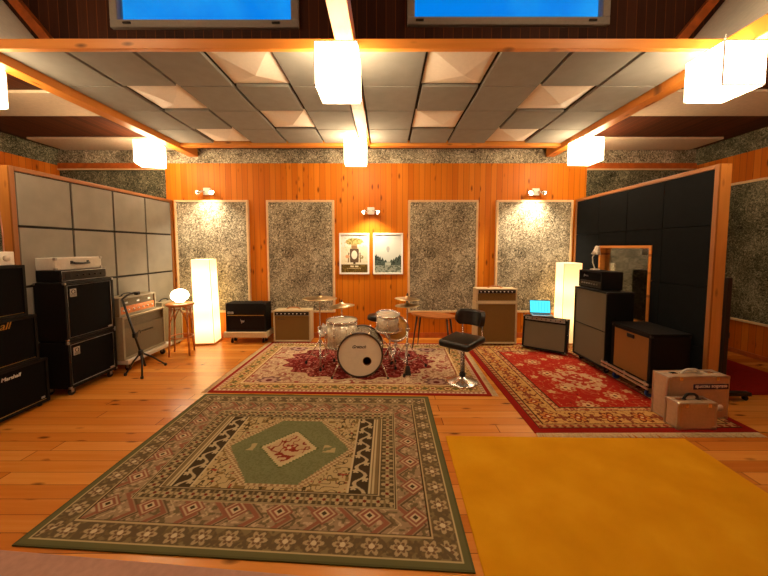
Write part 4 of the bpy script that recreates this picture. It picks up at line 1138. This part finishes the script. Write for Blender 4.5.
# rack tom on a stand
t = thing('rack_tom', 'cream pearl rack tom tilted on its stand right of the bass drum', 'drum', (.015, 4.3, 0.008))
drum(t, .148, .205, Matrix.Rotation(math.radians(9), 3, Vector((1, .4, 0))), (0, 0, .51), 6)
t = thing('drum_stand', 'chrome basket stand carrying the tilted rack tom', 'stand', (.05, 4.34, 0.008))
tripod(t, .44, .15, -PI / 3, .012, .24)
for k in range(3):
    a = .4 + k * 2 * PI / 3; ca, sa = math.cos(a), math.sin(a)
    MB().tube([(0, 0, .43), (.08 * ca, .08 * sa, .445), (.168 * ca, .168 * sa, .46), (.172 * ca, .172 * sa, .5)], .007, 6).build('basket_arm', M['chrome'], t)
# snare
t = thing('snare_drum', 'small drum with gold-lit head tipped behind the rack tom', 'drum', (.14, 4.62, 0.008))
rot = Matrix.Rotation(math.radians(68), 3, 'X') 
MB().lathe([(.165, 0), (.165, .13)], 40, (0, 0, .42), rot).build('shell', simple('brass_shell', hx('#c08a3a'), .25, .9), t)
MB().lathe([(0, .126), (.162, .126), (.162, .134), (0, .134)], 36, (0, 0, .42), rot).build('drumhead', simple('gold_lit_drumhead', hx('#d9a04a'), .4), t)  # gold glow on this head is put into its colour
MB().lathe([(0, -.004), (.162, -.004), (.162, .004), (0, .004)], 36, (0, 0, .42), rot).build('drumhead', M['head'], t)
for z in (0, .13): MB().lathe([(.16, z - .01), (.178, z - .01), (.178, z + .012), (.16, z + .012), (.16, z)], 36, (0, 0, .42), rot).build('hoop', M['chrome'], t)
t2 = thing('drum_stand', 'low chrome tripod stand behind the rack tom stand', 'stand', (.14, 4.66, 0.008))
tripod(t2, .27, .2, .3, .011, .2)
# cymbals
t = thing('cymbal_stand', 'cymbal on a straight chrome stand at the left of the drum kit', 'cymbal', (-.885, 4.36, 0.008), 0, KIT)
tripod(t, .94, .22, -PI / 2 + .2); cymbal_disc(t, .23, .91, .02, (0, 1, 0), .02)
t = thing('cymbal_stand', 'low cymbal on a chrome stand behind the floor tom', 'cymbal', (-.63, 4.64, 0.008), 0, KIT)
tripod(t, .79, .17, PI / 2 + .5); cymbal_disc(t, .185, .755, -.08, (0, 1, 0), .04)
t = thing('cymbal_stand', 'two stacked cymbals on a chrome stand at the right of the drum kit', 'cymbal', (.275, 4.22, 0.008), 0, KIT)
tripod(t, .96, .27, -PI / 2 - .2); cymbal_disc(t, .165, .925, .05, (0, 1, 0), .022); cymbal_disc(t, .16, .84, -.03, (0, 1, 0), .022)
MB().box((0, -.1, .02), (.07, .24, .012), .003, Matrix.Rotation(.1, 3, 'X')).build('footboard', M['plastic'], t)
# drum throne, half hidden
t = thing('drum_throne', 'dark round drum stool mostly hidden behind the bass drum', 'stool', (-.13, 4.9, 0.008))
MB().lathe([(0, .5), (.13, .5), (.15, .515), (.15, .565), (.13, .58), (0, .58)], 28).build('seat', M['leather'], t)
MB().lathe([(.015, 0), (.015, .26)], 12, (0, 0, .245)).build('pole', M['chrome'], t)
for k in range(3):
    a = k * 2 * PI / 3; ca, sa = math.cos(a), math.sin(a)
    MB().cyl((ca * .015, sa * .015, .28), (ca * .24, sa * .24, .008), .008).build('leg', M['chrome'], t)
# white cloth bundle by the left cymbal stand
m = MB()
bmesh.ops.create_icosphere(m.b, subdivisions=4, radius=.075)
for v in m.b.verts:
    n = v.co.normalized(); k = 1 + .18 * math.sin(n.x * 7 + n.z * 3) + .12 * math.sin(n.y * 9 + 1.3) + .08 * math.sin(n.z * 14 + n.x * 5); v.co = v.co * k
for f in m.b.faces: f.smooth = True
o = tag(m.build('cloth_bundle', M['paperw']), 'crumpled white cloth tied to the left cymbal stand', 'cloth'); o.location = (-.84, 4.42, .47)

# ------------------------------------------------------------------ table and bar stool
t = thing('side_table', 'small tan surfboard shaped table with dark tapered legs behind the drums', 'table', (.74, 5.1, .009), math.radians(-26))
n = 48; pts = []
for k in range(n):
    a = 2 * PI * k / n; x = math.cos(a); y_ = math.sin(a)
    pts.append((.37 * x, .2 * y_ * (1 - .35 * abs(x) ** 3) * (1 + .12 * x), .515))
MB().prism(pts, (0, 0, .025), .006).build('tabletop', M['teak'], t)
for x, y_ in ((-.24, -.08), (-.24, .08), (.24, -.09), (.24, .09)):
    MB().cyl((x, y_, .514), (x * 1.25, y_ * 1.5, .0), .017, .008).build('leg', M['hoop'], t)
t = thing('bar_stool', 'low black leather swivel stool with a round chrome foot', 'stool', (.9, 3.8, 0.009), math.radians(48))
MB().lathe([(0, 0), (.185, 0), (.188, .006), (.17, .02), (.09, .045), (.045, .06), (.03, .075), (0, .08)], 44).build('base', M['chrome'], t)
MB().lathe([(.028, .07), (.028, .4), (.034, .4), (.034, .44), (0, .44)], 20).build('column', M['chrome'], t)
MB().lathe([(.034, .07), (.036, .1), (.03, .12)], 20).build('collar', M['rubber'], t)
m = MB(); m.box((-.02, 0, .49), (.42, .4, .085), .035, None, 0, 4)
for v in m.b.verts:
    v.co.z += -.05 * max(0, -v.co.x - .02) * 2 + .02 * (v.co.y / .2) ** 2
for f in m.b.faces: f.smooth = True
m.build('seat', M['leather'], t)
m = MB(); n = 14
for s in (0, 1): pass
rows = []
for j in range(9):
    z = .65 + .18 * j / 8; ring = []
    edge = 1 - .25 * abs(j / 4 - 1) ** 3
    for k in range(n + 1):
        a = (k / n - .5) * 2.0 * edge; R0 = .235
        ring.append((R0 * math.cos(a) - .0 + (z - .63) * .25, R0 * math.sin(a) * 1.0, z))
    rows.append(ring)
th_ = .04
fv = [[m.b.verts.new(p) for p in r] for r in rows]
bv = [[m.b.verts.new((p[0] - th_ * (p[0]) / .235, p[1] - th_ * p[1] / .235, p[2])) for p in r] for r in rows]
for j in range(8):
    for k in range(n):
        m.b.faces.new([fv[j][k], fv[j][k + 1], fv[j + 1][k + 1], fv[j + 1][k]]).smooth = True
        m.b.faces.new([bv[j][k], bv[j + 1][k], bv[j + 1][k + 1], bv[j][k + 1]]).smooth = True
for j in range(8):
    m.b.faces.new([fv[j][0], fv[j + 1][0], bv[j + 1][0], bv[j][0]]); m.b.faces.new([fv[j][n], bv[j][n], bv[j + 1][n], fv[j + 1][n]])
for k in range(n):
    m.b.faces.new([fv[0][k], bv[0][k], bv[0][k + 1], fv[0][k + 1]]); m.b.faces.new([fv[8][k], fv[8][k + 1], bv[8][k + 1], bv[8][k]])
m.build('backrest', M['leather'], t)
for s in (-1, 1):
    MB().tube([(.06, s * .12, .448), (.2, s * .13, .45), (.235, s * .13, .5), (.225, s * .13, .66)], .008, 8).build('back_support', M['chrome'], t)
m = MB().box((-.0, 0, .443), (.2, .26, .012), .003); m.build('seat_plate', M['steel'], t)

# ------------------------------------------------------------------ posters
def poster_a(U, V):
    rgb = np.tile(C3('#d8d2b8'), (U.size, 1)); n = vnoise(U, V, 60, 31)
    put(rgb, V > .12, '#dcdcd2'); put(rgb, n > .75, '#cfc49c')
    can = (U / .15) ** 2 + ((V - .21) / .06) ** 2 < 1 + .3 * (vnoise(U, V, 45, 33) - .5)
    put(rgb, can, '#8e8648'); put(rgb, can & (n > .5), '#b9a76a'); put(rgb, can & (n < .25), '#7a7038')
    put(rgb, (np.abs(U) < .05) & (V > .08) & (V < .16), '#a48a5c')
    body = (np.abs(U) < .08 - .05 * np.abs(V)) & (V < .09) & (V > -.15); put(rgb, body, '#5d4b38')
    put(rgb, body & ((U / .05) ** 2 + ((V + .02) / .075) ** 2 < 1), '#dcd6c4')
    put(rgb, (U / .055) ** 2 + ((V - .115) / .022) ** 2 < 1, '#8c6a4a')
    for s in (-1, 1): put(rgb, (np.abs(U - s * (.1 + .1 * (-.02 - V) * .4)) < .01) & (V < .02) & (V > -.15), '#7d6a48')
    put(rgb, (np.abs(U) < .02) & (V < -.15) & (V > -.18), '#4a3a28')
    put(rgb, (np.hypot(U + .12, (V + .05) * 1.2) < .035), '#cf9a70'); put(rgb, (np.hypot(U - .13, (V + .06)) < .03) & (n > .4), '#8e8a5a')
    put(rgb, V < -.185, '#57461f'); put(rgb, (V < -.185) & (n > .62), '#7a6430')
    put(rgb, (np.abs(V + .22) < .012) & (np.abs(U) < .07) & (np.abs(U) > .01), '#d8ccaa')
    put(rgb, (np.abs(V + .255) < .006) & (np.abs(U) < .12) & (np.sin(U * 260) > -.2), '#c9b98c')
    return rgb
def poster_b(U, V):
    g = np.clip((V + .3) / .6, 0, 1)[:, None]
    rgb = C3('#b9c2b8') * (1 - g) + C3('#cdd2cc') * g
    bal = (U / .028) ** 2 + ((V - .085) / .045) ** 2 < 1; put(rgb, bal, '#a4a6a2'); put(rgb, (np.abs(U) < .008) & (V < .045) & (V > .025), '#6e726e')
    h = -.05 - .62 * (.22 - np.abs(U)) + .05 * vnoise(U, V * 0, 60, 41) + .04 * np.abs(((U * 22) % 1) - .5)
    tr = (V < h) & (V > -.24); put(rgb, tr, '#4c5a52'); put(rgb, tr & (vnoise(U, V, 60, 43) > .6), '#2f3b36'); 
    put(rgb, (V < -.2) , '#8e988c'); put(rgb, (V < -.19) & (vnoise(U, V, 50, 44) > .55), '#5b665a')
    put(rgb, (V < -.15) & (np.abs(U) < .05) & (V > -.2), '#a9b2a4')
    return rgb
M['print'] = attr_mat('printed_paper', .6, 300, .02, .03)
for nm, lab, cx, fn in (('framed_poster', 'framed beige poster of a figure under an olive canopy, left of the pair', -.55, poster_a),
                        ('framed_poster', 'framed pale grey poster of a misty forest road, right of the pair', .035, poster_b)):
    t = thing(nm, lab, 'poster', (cx, YB, 1.485), 0, 'framed posters on the pine wall')
    w, h, b = .52, .715, .03; m = MB()
    m.span(-w / 2, w / 2, -.03, -.001, h / 2 - b, h / 2, .003).span(-w / 2, w / 2, -.03, -.001, -h / 2, -h / 2 + b, .003)
    m.span(-w / 2, -w / 2 + b, -.03, -.001, -h / 2 + b, h / 2 - b, .003).span(w / 2 - b, w / 2, -.03, -.001, -h / 2 + b, h / 2 - b, .003)
    m.build('frame', M['paperw'], t)
    p = paint_grid('print', w - 2 * b, h - 2 * b, 150, 210, fn, M['print'], t, (0, -.014, 0), 0, True)

# ------------------------------------------------------------------ world, camera, view
wd = bpy.data.worlds.new('dusk_sky'); SC.world = wd; wd.use_nodes = True
nt = wd.node_tree; bg = nt.nodes['Background']
tc = N(nt, 'ShaderNodeTexCoord'); no = N(nt, 'ShaderNodeTexNoise', Scale=3.5, Detail=5.0); L(nt, tc.outputs['Generated'], no.inputs['Vector'])
L(nt, ramp(nt, no.outputs['Fac'], [(0.42, (0.0, 0.14, 0.5, 1)), (0.62, (0.01, 0.25, 0.6, 1))]), bg.inputs['Color'])
bg.inputs['Strength'].default_value = 1.0

cam = bpy.data.cameras.new('camera'); co = bpy.data.objects.new('camera', cam); COL.objects.link(co)
co.location = (0, 0, 1.6); co.rotation_euler = (math.radians(90 - 3.8), 0, 0)
cam.sensor_width = 36; cam.lens = 330 / 768 * 36; cam.shift_x = -2 / 768; cam.shift_y = -19 / 768; cam.clip_start = .05
SC.camera = co
vs = SC.view_settings
vs.view_transform = 'Standard'; vs.look = 'None'; vs.gamma = 1; vs.use_curve_mapping = False; vs.exposure = 0.8
SC.cycles.max_bounces = 8; SC.cycles.diffuse_bounces = 5; SC.cycles.transparent_max_bounces = 8; SC.cycles.sample_clamp_indirect = 6
